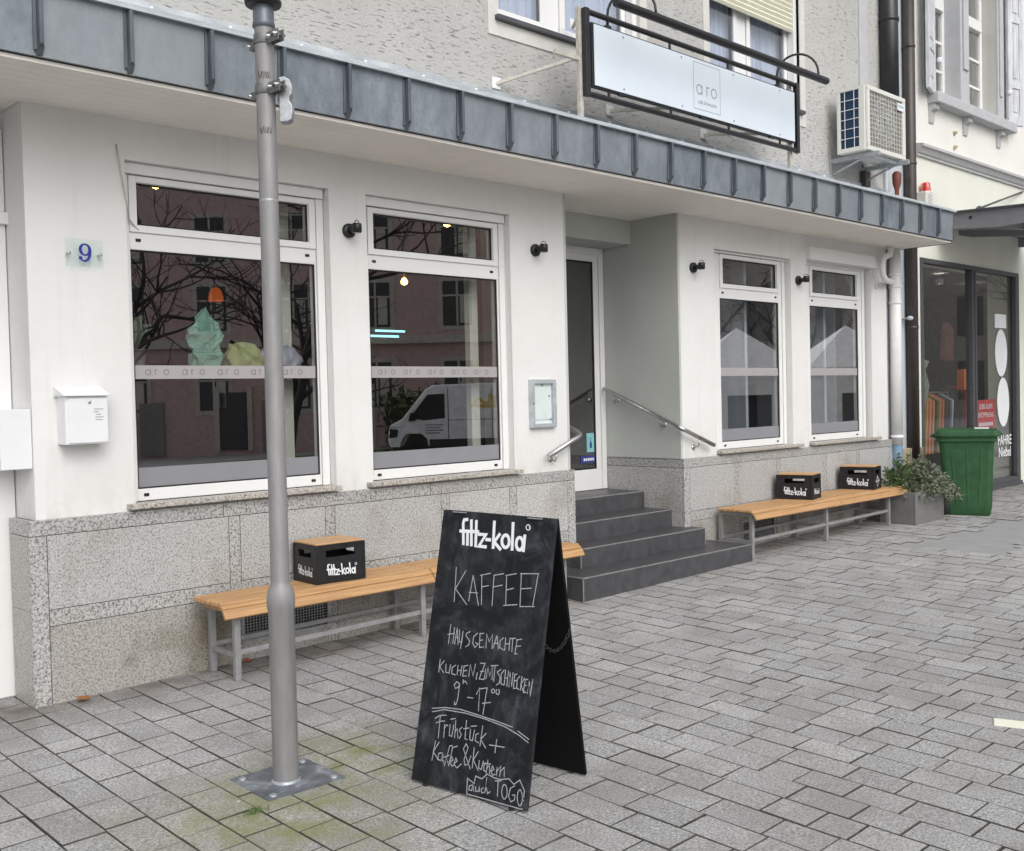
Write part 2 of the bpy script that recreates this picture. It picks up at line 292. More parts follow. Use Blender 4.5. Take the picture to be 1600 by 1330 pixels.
    def build(s, name, m, parent=None, org=None, bevel=0, seg=2):
        me = bpy.data.meshes.new(name); og = Vector(org) if org is not None else (parent['_o'] if parent is not None and '_o' in parent else None)
        if og is not None: og = Vector(og)
        me.from_pydata([(p - og) if og is not None else p for p in s.v], [], s.f); me.polygons.foreach_set('use_smooth', s.sm); me.update()
        me.materials.append(MT[m] if isinstance(m, str) else m)
        o = bpy.data.objects.new(name, me); COL.objects.link(o)
        if parent is not None:
            o.parent = parent
            if og is not None: o['_o'] = list(og)
        elif og is not None: o.location = og
        if bevel:
            b = o.modifiers.new('bevel', 'BEVEL'); b.width = bevel; b.segments = seg; b.limit_method = 'ANGLE'; b.angle_limit = rad(40); b.harden_normals = False
        return o
def thing(name, label, cat, loc=(0, 0, 0), group=None):
    o = bpy.data.objects.new(name, None); COL.objects.link(o); o.location = loc; o.empty_display_size = .1
    o['label'] = label; o['category'] = cat; o['_o'] = list(loc)
    if group: o['group'] = group
    return o
def tag(o, label, cat, group=None):
    o['label'] = label; o['category'] = cat
    if group: o['group'] = group
    return o
def structure(o): o['kind'] = 'structure'; return o
def dup(root, loc, label, rotz=None):
    r = root.copy(); COL.objects.link(r); r.location = loc; r['label'] = label
    if rotz is not None: r.rotation_euler = (0, 0, rotz)
    for ch in list(root.children):
        c = ch.copy(); COL.objects.link(c); c.parent = r
        for g in list(ch.children):
            d = g.copy(); COL.objects.link(d); d.parent = c
    return r
def text_mb(body, fr, size, off=.0008, bold=0, align='CENTER', sx=1.0, spacing=1.0):
    cu = bpy.data.curves.new('t', 'FONT'); cu.body = body; cu.size = size; cu.align_x = align; cu.align_y = 'BOTTOM_BASELINE'; cu.offset = bold; cu.space_character = spacing; cu.resolution_u = 4
    ob = bpy.data.objects.new('t', cu); COL.objects.link(ob); dg = bpy.context.evaluated_depsgraph_get(); dg.update()
    me = bpy.data.meshes.new_from_object(ob.evaluated_get(dg)); o, eu, ev, n = [Vector(x) for x in fr]
    b = MB(); b.add([o + eu * v.co.x * sx + ev * v.co.y + n * off for v in me.vertices], [list(p.vertices) for p in me.polygons])
    bpy.data.objects.remove(ob); bpy.data.curves.remove(cu); bpy.data.meshes.remove(me); return b
def arc(cx, cy, rx, ry, a0=0, a1=360, k=16): return [(cx + rx * math.cos(rad(a0 + (a1 - a0) * i / k)), cy + ry * math.sin(rad(a0 + (a1 - a0) * i / k))) for i in range(k + 1)]
def gz(x, y): return .01271 * (x - 5.297) + .02416 * y
def aro(x, z, h, sp, ro=0.0):          # thin letters a r o, h = x-height
    r = h / 2
    return [arc(x + r, z + r, r, r), [(x + h, z + h), (x + h, z)], [(x + sp + ro, z), (x + sp + ro, z + h)], arc(x + sp + ro + r * .5, z + h * .70, r * .5, r * .55, 180, 50, 6), arc(x + 2 * sp + r * .6, z + r, r, r)]
XA, YA, ZA = (1, 0, 0), (0, 1, 0), (0, 0, 1)
FRONT = lambda y: ((0, y, 0), XA, ZA, (0, -1, 0))
# ---------------------------------------------------------------- ground
def ground():
    b = MB(); R = 70
    b.add([(x, y, gz(x, y) - .05) for x, y in ((-R, -R), (R, -R), (R, R), (-R, R))], [(0, 1, 2, 3)]); structure(b.build('street_ground', 'ground'))
    b = MB(); b.add([(x, y, gz(x, y) - .010) for x, y in ((-6, -7.5), (22, -7.5), (22, 1.2), (-6, 1.2))], [(0, 1, 2, 3)]); structure(b.build('joint_sand', 'bed'))
    ix = []; b = MB(); rnd = random.Random(3); P = .1808; g = .0025
    k0 = int(-4.5 / P); k1 = int(17 / P)
    for k in range(k0, k1):
        x0 = -.009 + k * P; y = .66 - rnd.random() * .25
        while y > -5.6:
            L = rnd.choice((.175, .215, .245, .245, .295, .295, .325)); ya, yb = y - L, y; y = ya
            xa, xb = x0, x0 + P; cx, cy = (xa + xb) / 2, (ya + yb) / 2
            if 8.0 + (cy + 1.15) * -.2 < cx and -2.0 + (cx - 8.2) * .03 < cy < -1.14 - (cx - 8.2) * .06: continue
            gg = g * rnd.uniform(.7, 1.5); h = rnd.uniform(-.0022, .0022); tx, ty = rnd.uniform(-.007, .007), rnd.uniform(-.007, .007); c = .0024
            q = [(xa + gg, ya + gg), (xb - gg, ya + gg), (xb - gg, yb - gg), (xa + gg, yb - gg)]
            q = [(a + rnd.uniform(-.0015, .0015), d + rnd.uniform(-.0015, .0015)) for a, d in q]
            def zz(a, d, e): return gz(a, d) + h + (a - cx) * tx + (d - cy) * ty + e
            lo = [(a, d, zz(a, d, -.02)) for a, d in q]; mi = [(a, d, zz(a, d, -c)) for a, d in q]
            s = [(1, 1), (-1, 1), (-1, -1), (1, -1)]; hi = [(a + u * c, d + v * c, zz(a, d, 0)) for (a, d), (u, v) in zip(q, s)]
            o0 = len(b.f); ix.append(o0)
            b.add(lo + mi + hi, [(0, 1, 5, 4), (1, 2, 6, 5), (2, 3, 7, 6), (3, 0, 4, 7), (4, 5, 9, 8), (5, 6, 10, 9), (6, 7, 11, 10), (7, 4, 8, 11), (8, 9, 10, 11)])
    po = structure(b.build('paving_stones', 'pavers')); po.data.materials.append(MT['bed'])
    mi_ = [0] * len(b.f)
    for o0 in ix: mi_[o0:o0 + 8] = [1] * 8
    po.data.polygons.foreach_set('material_index', mi_)
    b = MB(); q = [(7.9, -1.14), (20, -1.86), (20, -1.62), (8.2, -2.02)]; q = [(7.6, -.9), (20, -1.5), (20, -2.6), (7.6, -2.3)]
    b.add([(x, y, gz(x, y) - .007) for x, y in q], [(3, 2, 1, 0)]); structure(b.build('asphalt_strip', 'asphalt'))
ground()

# ---------------------------------------------------------------- cafe building
CAFE = thing('cafe_building', 'white café ground floor with granite base, entrance steps and rough render above', 'building', (0, 0, 0))
ZG, ZS = .976, 3.32
def walls():
    b = MB()
    for q in ((.05, .627, ZG - .01, ZS), (2.06, 2.371, ZG - .01, ZS), (3.775, 4.40, ZG - .01, ZS), (.627, 2.06, 3.06, ZS), (2.371, 3.775, 3.06, ZS), (.627, 2.06, .9, .99), (2.371, 3.775, .9, .99),
                           None, (6.00, 6.56, ZG - .01, ZS), (7.967, 8.30, ZG - .01, ZS), (9.754, 10.14, ZG - .01, ZS), (6.56, 7.967, 3.015, ZS), (8.30, 9.754, 3.10, ZS), (6.56, 7.967, .9, .985), (8.3, 9.754, .9, .985)):
        if q is None: b.build('wall', 'wall', CAFE); b = MB(); continue
        x0, x1, z0, z1 = q; b.box(x0, x1, .03, .27, z0, z1)
    b.build('wall', 'wall', CAFE)
    b = MB(); b.box(.0501, .35, .271, .44, ZG - .01, ZS); b.build('wall', 'wall', CAFE)
    b = MB(); b.box(5.97, 6.0, .031, 1.06, ZG - .01, ZS); b.box(6.0, 6.2, .27, 1.06, .6, ZS)
    b.box(4.40, 4.43, .031, 1.06, ZG - .01, ZS); b.box(4.43, 4.86, .99, 1.06, .6, ZS); b.box(4.43, 5.97, .60, 1.05, 3.07, ZS); b.build('entrance_wall', 'grey_wall', CAFE)
    b = MB(); ops = ((3.66, 5.43, 4.60, 6.2), (6.50, 8.16, 4.62, 6.2))
    b.box(-3, 10.10, 0, .3, 3.6, 4.6); b.box(-3, 3.66, 0, .3, 4.6, 6.2); b.box(5.43, 6.50, 0, .3, 4.6, 6.2); b.box(8.16, 10.10, 0, .3, 4.6, 6.2); b.box(6.5, 8.16, 0.001, .3, 4.6, 4.62); b.box(-3, 10.10, 0, .3, 6.2, 7.4)
    b.build('upper_wall', 'upper', CAFE)
    b = MB()
    for x0, x1, z0, z1 in ops:
        d = .1; b.box(x0 - d, x0, -.012, .12, z0 - .16, 6.3); b.box(x1, x1 + d, -.012, .12, z0 - .16, 6.3); b.box(x0, x1, -.012, .12, z0 - .16, z0 - .045)
    b.build('window_surround', 'upper_band', CAFE)
    b = MB(); b.box(9.47, 9.66, -.02, .05, 4.0, 7.4); b.build('corner_strip', 'stone_light', CAFE, bevel=.004)
    # roof and hidden sides so that the rooms are dark
    b = MB(); b.box(-3, 10.1, .3, 6, 3.45, 3.6); b.box(-3, 10.1, 5.9, 6, -.3, 7.4); b.box(10.02, 10.19, .27, 6, 3.6, 7.4); b.box(10.02, 10.14, .27, 6, -.2, 3.45); b.box(-3, -2.9, .3, 6, 3.6, 7.4); b.box(-3, 10.1, 0.3, 6, 7.3, 7.4)
    b.build('rear_wall', 'upper_band', CAFE)
walls()
def plinth():
    b = MB(); e = .004
    b.box(.004, 4.446, .004, .30, -.4, ZG - .004); b.box(5.974, 10.186, .004, .27, -.4, ZG - .004); b.box(5.974, 6.2, .27, 1.0, -.4, ZG - .004); b.box(4.3, 4.446, .3, 1.0, -.4, ZG - .004)
    b.build('plinth_core', 'bed', CAFE)
    low, pan, trim = MB(), MB(), MB(); g = .0022
    def P(m, x0, x1, z0, z1): m.box(x0 + g, x1 - g, 0, .03, z0 + g, z1 - g)
    def run(x0, x1, cuts):
        nonlocal low, pan, trim
        xs = [x0] + cuts + [x1]; tx = [x0] + [c + random.uniform(-.2, .2) for c in cuts[::2]] + [x1]
        for a, c in zip(tx[:-1], tx[1:]): P(trim, a, c, .885, ZG)
        P(trim, x0, x0 + .095, -.4, .885); P(trim, x1 - .095, x1, -.4, .885)
        ed = [x0 + .095]
        for c in cuts: ed += [c - .04, c + .04]
        ed.append(x1 - .095)
        for i in range(0, len(ed), 2):
            P(pan, ed[i], ed[i + 1], .465, .885); P(trim, ed[i], ed[i + 1], .372, .465); P(low, ed[i], ed[i + 1], -.4, .372)
            if i + 2 < len(ed): P(trim, ed[i + 1], ed[i + 2], -.4, .885)
    RUNS = ((0, 4.45, [1.255, 1.98, 3.01, 3.72]), (5.97, 10.19, [6.84, 7.62, 8.57, 9.33]))
    for R_ in RUNS:
     low, pan, trim = MB(), MB(), MB(); run(*R_)
     for x, s in (((0, -1), (4.45, 1)) if R_[0] == 0 else ((5.97, -1),)):           # returns round the corners
        y1 = .31 if x == 0 else .985; xa, xb = (x, x + .03) if s < 0 else (x - .03, x)
        trim.box(xa, xb, .032, y1, .885 + g, ZG - g); (pan if x else low).box(xa, xb, .032, y1, .465, .885 - g); (pan if x else low).box(xa, xb, .032, y1, -.4, .463)
     pan.build('granite_panel', 'granite', CAFE, bevel=.0015, seg=1); low.build('granite_panel', 'granite_low', CAFE, bevel=.0015, seg=1); trim.build('granite_trim', 'granite_trim', CAFE, bevel=.0015, seg=1)
    for x0, x1 in ((.571, 2.06), (2.313, 3.803), (6.549, 8.078), (8.291, 9.842)):
        b = MB(); b.box(x0, x1, -.045, .10, .988, 1.019); b.build('window_sill', 'granite_sill', CAFE, bevel=.005)
    for x0, x1, z0, z1 in ((1.30, 1.93, .085, .235), (6.93, 7.50, .08, .27)):
        v = MB(); v.box(x0 - .02, x1 + .02, -.012, 0, z0 - .02, z0); v.box(x0 - .02, x1 + .02, -.012, 0, z1, z1 + .02); v.box(x0 - .02, x0, -.012, 0, z0, z1); v.box(x1, x1 + .02, -.012, 0, z0, z1)
        p = v.build('cellar_vent', 'galv', CAFE)
        v = MB(); v.box(x0, x1, -.004, -.002, z0, z1); v.build('vent_opening', 'rubber', p)
        v = MB(); n = int((x1 - x0) / .022)
        for i in range(1, n): v.box(x0 + i * .022 - .002, x0 + i * .022 + .002, -.010, -.007, z0, z1)
        for i in range(1, 8): v.box(x0, x1, -.0068, -.005, z0 + i * .019 - .0015, z0 + i * .019 + .0015)
        v.build('vent_mesh', 'galv', p)
plinth()
def shop_window(x0, x1, gx0, gx1, boxtop, aros):
    y = .11; b = MB(); zb, zt = 1.022, 2.99
    gl = (gx0, gx1, 1.095, 2.543); tr = (gx0 + .045, gx1 - .045, 2.692, 2.945)
    b.box(x0, gx0, y, y + .07, zb, zt); b.box(gx1, x1, y, y + .07, zb, zt); b.box(gx0, gx1, y, y + .07, zb, 1.095); b.box(gx0, gx1, y, y + .07, 2.543, 2.692); b.box(gx0, gx1, y, y + .07, 2.945, zt)
    b.box(gx0, tr[0], y, y + .07, 2.692, 2.945); b.box(tr[1], gx1, y, y + .07, 2.692, 2.945)
    w_ = b.build('window', 'frame', CAFE, bevel=.003)
    b = MB()   # opening light of the top pane, proud of the frame
    f = .05; X0, X1, Z0, Z1 = tr[0] - f, tr[1] + f, tr[2] - f + .005, tr[3] + f - .01
    b.box(X0, tr[0] - .002, y - .014, y - .002, Z0, Z1); b.box(tr[1] + .002, X1, y - .014, y - .002, Z0, Z1); b.box(tr[0] - .002, tr[1] + .002, y - .014, y - .002, Z0, tr[2] - .002); b.box(tr[0] - .002, tr[1] + .002, y - .014, y - .002, tr[3] + .002, Z1)
    b.build('top_sash', 'frame', w_, bevel=.003)
    b = MB(); b.box(gx0, gx1, y + .018, y + .022, gl[2], gl[3]); 
    b = MB(); b.add([(gx0, .13, gl[2]), (gx1, .13, gl[2]), (gx1, .13, gl[3]), (gx0, .13, gl[3])], [(0, 1, 2, 3)]); b.build('pane', 'glass', w_)
    b = MB(); b.add([(tr[0], .131, tr[2]), (tr[1], .131, tr[2]), (tr[1], .131, tr[3]), (tr[0], .131, tr[3])], [(0, 1, 2, 3)]); b.build('pane', 'glass', w_)
    b = MB(); s = .009   # black gaskets
    for g_ in (gl, tr):
        a, c, d, e = g_
        b.box(a, a + s, .118, .128, d, e); b.box(c - s, c, .118, .128, d, e); b.box(a + s, c - s, .118, .128, d, d + s); b.box(a + s, c - s, .118, .128, e - s, e)
    b.build('gasket', 'rubber', w_)
    b = MB(); b.box(gx0 + s, gx1 - s, .125, .127, 1.762, 1.845); b.build('film_band', 'film', w_)
    b = MB(); b.box(gx0 + s, gx1 - s, .125, .127, 1.095, 1.222); b.build('film_foot', 'film_low', w_)
    if aros:
        st = []; n = 5; wd = (gx1 - gx0); 
        for i in range(n): st += aro(gx0 + .075 + i * (wd - .10) / n, 1.787, .032, .062)
        MB().ribbon(st, FRONT(.1245), .0042).build('film_lettering', 'film_print', w_)
    for x in (gx0 + .05, gx1 - .06):
        for z in (1.058, 2.60): MB().box(x - .016, x + .016, y - .006, y + .004, z - .009, z + .009).build('drain_cap', 'rubber', w_, bevel=.002)
    b = MB()
    if boxtop: b.box(x0 - .11, x1 + .13, -.03, .10, 3.03, 3.17)
    if boxtop: b.box(x0 - .06, x1 + .09, .101, .16, zt - .001, 3.11)
    else: b.box(x0 - .04, x1 + .05, .075, .16, zt + .002, 3.058 if aros else 3.013)
    b.build('shutter_box', 'frame', w_, bevel=.004)
    for x in ((x0 - .052, x0 - .004), (x1 + .004, x1 + .06)):
        b = MB(); b.box(x[0], x[1], y - .01, y + .06, 1.022, zt); b.build('guide_rail', 'frame', w_)
shop_window(.675, 1.995, .722 - .04, 1.985, False, True)
shop_window(2.425, 3.715, 2.437, 3.70, False, True)
shop_window(6.655, 7.90, 6.76, 7.845, False, False)
shop_window(8.385, 9.66, 8.484, 9.58, True, False)
def canopy():
    p = 'canopy'; yf = -.71
    b = MB(); n = 0
    xs = [-1.93 + i * .4552 for i in range(-2, 27)] + [10.335]
    xs = [x for x in [-.113 + i * .4552 for i in range(-5, 23)]] + [10.335]
    for a, c in zip(xs[:-1], xs[1:]):
        t = random.uniform(-.004, .004); e = .001
        b.add([(a + e, yf + t, 3.325), (c - e, yf - t, 3.325), (c - e, yf - t - .01, 3.655), (a + e, yf + t - .01, 3.655), (a + e, yf + .03, 3.325), (c - e, yf + .03, 3.325), (c - e, yf + .03, 3.655), (a + e, yf + .03, 3.655)],
              [(0, 1, 2, 3), (0, 4, 5, 1), (3, 2, 6, 7), (0, 3, 7, 4), (1, 5, 6, 2)])
    cz = b.build('canopy', 'zinc', CAFE)
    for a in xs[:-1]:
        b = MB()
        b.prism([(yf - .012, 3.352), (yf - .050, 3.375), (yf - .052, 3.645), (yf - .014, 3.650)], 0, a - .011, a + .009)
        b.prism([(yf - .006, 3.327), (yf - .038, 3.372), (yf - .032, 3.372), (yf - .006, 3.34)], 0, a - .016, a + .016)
        b.box(a - .028, a - .011, yf - .016, yf - .004, 3.35, 3.645)  # flat strip for the painted shading left of the rib
        b.build('standing_seam', 'zinc_shaded', cz, bevel=.002, seg=1)
    b = MB(); x0, x1 = -2.4, 10.35
    b.prism([(yf - .032, 3.652), (yf - .032, 3.664), (-.03, 3.935), (-.03, 3.920), (yf + .02, 3.655)], 0, x0, x1); b.build('canopy_roof', 'zinc_light', cz)
    b = MB(); b.box(x0, 10.12, -.028, -.004, 3.915, 4.0); b.prism([(yf - .046, 3.648), (yf - .046, 3.662), (yf - .016, 3.690), (yf - .016, 3.676)], 0, x0, x1); b.build('flashing', 'zinc_light', cz, bevel=.003)
    b = MB()
    for i in range(24): MB().lathe([(.0, .012), (.010, .010), (.012, 0)], (-1.8 + i * .52, -.028, 3.968), 8, (0, -1, 0)).build('flashing_screw', 'white_metal', cz)
    b = MB(); b.add([(10.335, yf - .008, 3.325), (10.372, yf + .03, 3.325), (10.372, yf + .03, 3.66), (10.335, yf - .008, 3.66), (10.372, .0, 3.325), (10.372, 0, 3.92)], [(0, 1, 2, 3), (1, 4, 5, 2)]); b.build('end_sheet', 'zinc', cz)
    b = MB(); n = 8; d = .735 / n; g = .0022
    for i in range(n): b.box(x0, 10.36, yf + .028 + i * d + g, yf + .028 + (i + 1) * d - g, 3.300, 3.322)
    for i in range(6): b.box(4.432, 5.968, .055 + i * .09 + g, .055 + (i + 1) * .09 - g, 3.300, 3.322)
    for i in range(4): b.box(x0, .045, .055 + i * .09 + g, .055 + (i + 1) * .09 - g, 3.300, 3.322)
    b.build('soffit', 'soffit', cz, bevel=.0015, seg=1)
    b = MB(); b.box(x0, 10.36, yf + .02, .03, 3.323, 3.34); b.box(4.43, 5.97, .03, .6, 3.323, 3.34); b.box(x0, .05, .03, .4, 3.323, 3.34); b.box(10.36, 10.372, yf + .03, .0, 3.296, 3.33); b.box(10.14, 10.36, -.02, .0, 3.28, 3.3); b.build('soffit_backing', 'rubber', cz)
canopy()
def steps():
    b = MB(); e = MB()
    L = ((3.99, 6.356, -.489), (4.315, 6.055, -.172), (4.452, 5.968, .152), (4.452, 5.968, .485))
    for i, (x0, x1, y) in enumerate(L):
        z0, z1 = (-.4 if i == 0 else .162 * i + .0005), .162 * (i + 1); s = .009
        y2 = -.001 if i == 0 else (-.001 if i == 1 else .99)
        b.box(x0, x1, y, y2, z0, z1 - .0004)
        e.box(x0 - .001, x1 + .001, y - .003, y + s, z1 - .008, z1 + .0015); 
        if i < 2: e.box(x0 - .003, x0 + s, y + s, -.002, z1 - .008, z1 + .0015); e.box(x1 - s, x1 + .003, y + s, -.002, z1 - .008, z1 + .0015); e.box(x0 - .002, x0 + .007, y - .002, y + .007, z0 + .001, z1 - .008); e.box(x1 - .007, x1 + .002, y - .002, y + .007, z0 + .001, z1 - .008)
    b.box(4.455, 5.965, -.001, .4, -.4, .3236)
    st = b.build('entrance_steps', 'dark_tile', CAFE); e.build('step_nosing', 'nosing', st, bevel=.001, seg=1)
steps()
def door():
    y = .985; b = MB(); x0, x1, z0, z1 = 4.86, 5.965, .652, 3.068
    b.box(x0, 4.93, y - .03, y + .04, z0, z1); b.box(5.90, x1, y - .03, y + .04, z0, z1); b.box(4.93, 5.90, y - .03, y + .04, 3.0, z1); b.box(4.93, 5.90, y - .015, y + .03, z0, .86); b.box(4.93, 5.02, y - .015, y + .03, .86, 3.0); b.box(5.82, 5.897, y - .015, y + .03, .86, 3.0); b.box(5.02, 5.82, y - .015, y + .03, 2.93, 3.0)
    d = b.build('door', 'frame', CAFE, bevel=.004)
    b = MB(); b.add([(5.02, y, .86), (5.82, y, .86), (5.82, y, 2.93), (5.02, y, 2.93)], [(0, 1, 2, 3)]); b.build('door_pane', 'glass', d)
    b = MB(); s = .012
    b.box(5.02, 5.02 + s, y - .016, y - .004, .86, 2.93); b.box(5.82 - s, 5.82, y - .016, y - .004, .86, 2.93); b.box(5.02, 5.82, y - .016, y - .004, .86, .86 + s); b.box(5.02, 5.82, y - .016, y - .004, 2.93 - s, 2.93); b.build('gasket', 'rubber', d)
    b = MB(); b.tube([(5.06, y - .05, 1.55), (5.06, y - .05, 2.0)], .014); b.tube([(5.06, y - .05, 1.58), (5.06, y - .01, 1.58)], .008); b.tube([(5.06, y - .05, 1.97), (5.06, y - .01, 1.97)], .008); b.build('door_handle', 'steel', d)
    b = MB(); b.box(5.69, 5.80, y - .006, y - .003, 1.03, 1.22); b.build('sticker', 'teal_sticker', d)
    b = MB(); b.prism([(5.735, 1.07), (5.765, 1.07), (5.765, 1.12), (5.754, 1.14), (5.754, 1.18), (5.746, 1.18), (5.746, 1.14), (5.735, 1.12)], 1, y - .0072, y - .0064); b.build('sticker_picture', 'blue_sticker', d)
    b = MB(); b.box(5.60, 5.805, y - .006, y - .003, .925, .995); s_ = b.build('sticker', 'blue_sticker', d)
    b = MB()
    for i in range(5): b.box(5.64 + i * .032, 5.662 + i * .032, y - .0074, y - .0066, .945, .972)
    b.build('sticker_print', 'white_print', d)
door()
def side_door():       # left edge of the picture: the next entrance
    y = .33; b = MB(); b.box(-.13, .045, y, y + .03, -.2, 3.2); b.box(-1.5, -1.3, y, y + .03, -.2, 3.2); b.box(-1.3, -.13, y, y + .03, 2.64, 2.72); b.box(-1.3, -.13, y, y + .03, 3.1, 3.2); b.box(-1.3, -.13, y, y + .02, -.2, .03)
    d = b.build('side_door', 'frame', CAFE, bevel=.004)
    b = MB(); b.box(-1.5, .06, y - .035, y - .001, 2.655, 2.725); b.build('transom_rail', 'frame', d, bevel=.004)
    b = MB(); b.box(-1.3, -.13, y + .006, y + .025, .03, 1.02); b.build('door_panel', 'white_metal', d)
    b = MB(); b.box(-.158, -.150, y + .002, y + .007, .10, .93); b.box(-1.2, -.158, y + .002, y + .007, .922, .93); b.box(-1.2, -.158, y + .002, y + .007, .10, .108); b.build('gasket', 'rubber', d)
    b = MB(); b.add([(-1.3, y + .02, 1.02), (-.13, y + .02, 1.02), (-.13, y + .02, 2.64), (-1.3, y + .02, 2.64)], [(0, 1, 2, 3)]); b.add([(-1.3, y + .02, 2.72), (-.13, y + .02, 2.72), (-.13, y + .02, 3.1), (-1.3, y + .02, 3.1)], [(0, 1, 2, 3)]); b.build('door_pane', 'glass', d)
side_door()
def upper_window(x0, x1, z0, xm, blind):
    y = .13; b = MB(); z1 = 6.2; f = .055
    b.box(x0, x1, y, y + .05, z0, z0 + f); b.box(x0, x0 + f, y, y + .05, z0 + f, z1); b.box(x1 - f, x1, y, y + .05, z0 + f, z1); b.box(xm - .09, xm + .09, y, y + .05, z0 + f, z1)
    w_ = b.build('upper_window', 'frame', CAFE, bevel=.003)
    for a, c in ((x0 + f, xm - .09), (xm + .09, x1 - f)):
        g = .06; b = MB(); b.box(a, c, y - .02, y - .002, z0 + f, z0 + f + g); b.box(a, a + g, y - .02, y - .002, z0 + f + g, z1); b.box(c - g, c, y - .02, y - .002, z0 + f + g, z1); b.build('sash', 'frame', w_, bevel=.003)
        b = MB(); b.add([(a + g, y - .01, z0 + f + g), (c - g, y - .01, z0 + f + g), (c - g, y - .01, z1), (a + g, y - .01, z1)], [(0, 1, 2, 3)]); b.build('pane', 'glass_up', w_)
        b = MB(); n = 40
        pts = [(a + (c - a) * i / n, y + .10 + .022 * math.sin(i * 1.35)) for i in range(n + 1)]
        b.add([(p[0], p[1], z0 + .02) for p in pts] + [(p[0], p[1], z1) for p in pts], [(i, i + 1, i + n + 2, i + n + 1) for i in range(n)], True); b.build('curtain', 'curtain', w_)
    b = MB(); b.box(x0 - .03, x1 + .03, -.055, .10, z0 - .042, z0 - .004); b.build('sill', 'anthracite', w_, bevel=.004)
    if blind:
        b = MB()
        for i in range(16): b.prism([(.045, blind + i * .052), (.030, blind + .026 + i * .052), (.045, blind + .050 + i * .052), (.06, blind + .05 + i * .052), (.06, blind + i * .052)], 0, x0 + .051, x1 - .061)
        b.build('roller_blind', 'blind', w_)
    MB().box(x0 - .001, x0 + .05, .03, y - .025, z0, z1).build('guide_rail', 'frame', w_); MB().box(x1 - .06, x1 + .001, .03, y - .025, z0, z1).build('guide_rail', 'frame', w_)
upper_window(3.66, 5.43, 4.60, 4.42, 0)
upper_window(6.50, 8.16, 4.62, 7.24, 5.46)
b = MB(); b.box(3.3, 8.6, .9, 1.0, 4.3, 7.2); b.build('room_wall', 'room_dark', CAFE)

# ---------------------------------------------------------------- cafe room and the things on the window shelf
def room():
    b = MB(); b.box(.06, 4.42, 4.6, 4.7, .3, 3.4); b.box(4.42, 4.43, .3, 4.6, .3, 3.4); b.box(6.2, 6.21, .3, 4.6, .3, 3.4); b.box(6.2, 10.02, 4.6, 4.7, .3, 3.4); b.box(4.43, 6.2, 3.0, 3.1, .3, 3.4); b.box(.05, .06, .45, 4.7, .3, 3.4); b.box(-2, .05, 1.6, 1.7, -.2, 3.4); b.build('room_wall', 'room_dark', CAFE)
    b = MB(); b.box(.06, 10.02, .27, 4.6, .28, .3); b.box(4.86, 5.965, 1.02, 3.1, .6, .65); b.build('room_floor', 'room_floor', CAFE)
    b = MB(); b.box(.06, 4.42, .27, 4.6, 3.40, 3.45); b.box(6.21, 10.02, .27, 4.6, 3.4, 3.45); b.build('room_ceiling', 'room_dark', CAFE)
    b = MB(); b.box(.65, 2.03, .2, .50, 1.795, 1.83); b.box(2.40, 3.74, .2, .50, 1.795, 1.83); b.build('window_shelf', 'wood_shelf', CAFE)
    b = MB(); b.box(.07, .63, .45, .5, .3, 3.3); b.box(9.7, 9.76, .5, 1.6, .3, 3.3); b.box(7.55, 7.6, .35, .9, .35, 3.2); b.box(9.2, 9.25, .35, .8, .35, 3.2); b.build('curtain', 'curtain', CAFE)
    b = MB(); b.box(1.78, 1.94, .36, .40, .35, 3.2); b.build('room_post', 'cream_low', CAFE); b = MB(); b.box(3.60, 3.69, .34, .40, .35, 3.2); b.build('room_post', 'cream_low', CAFE)
room()
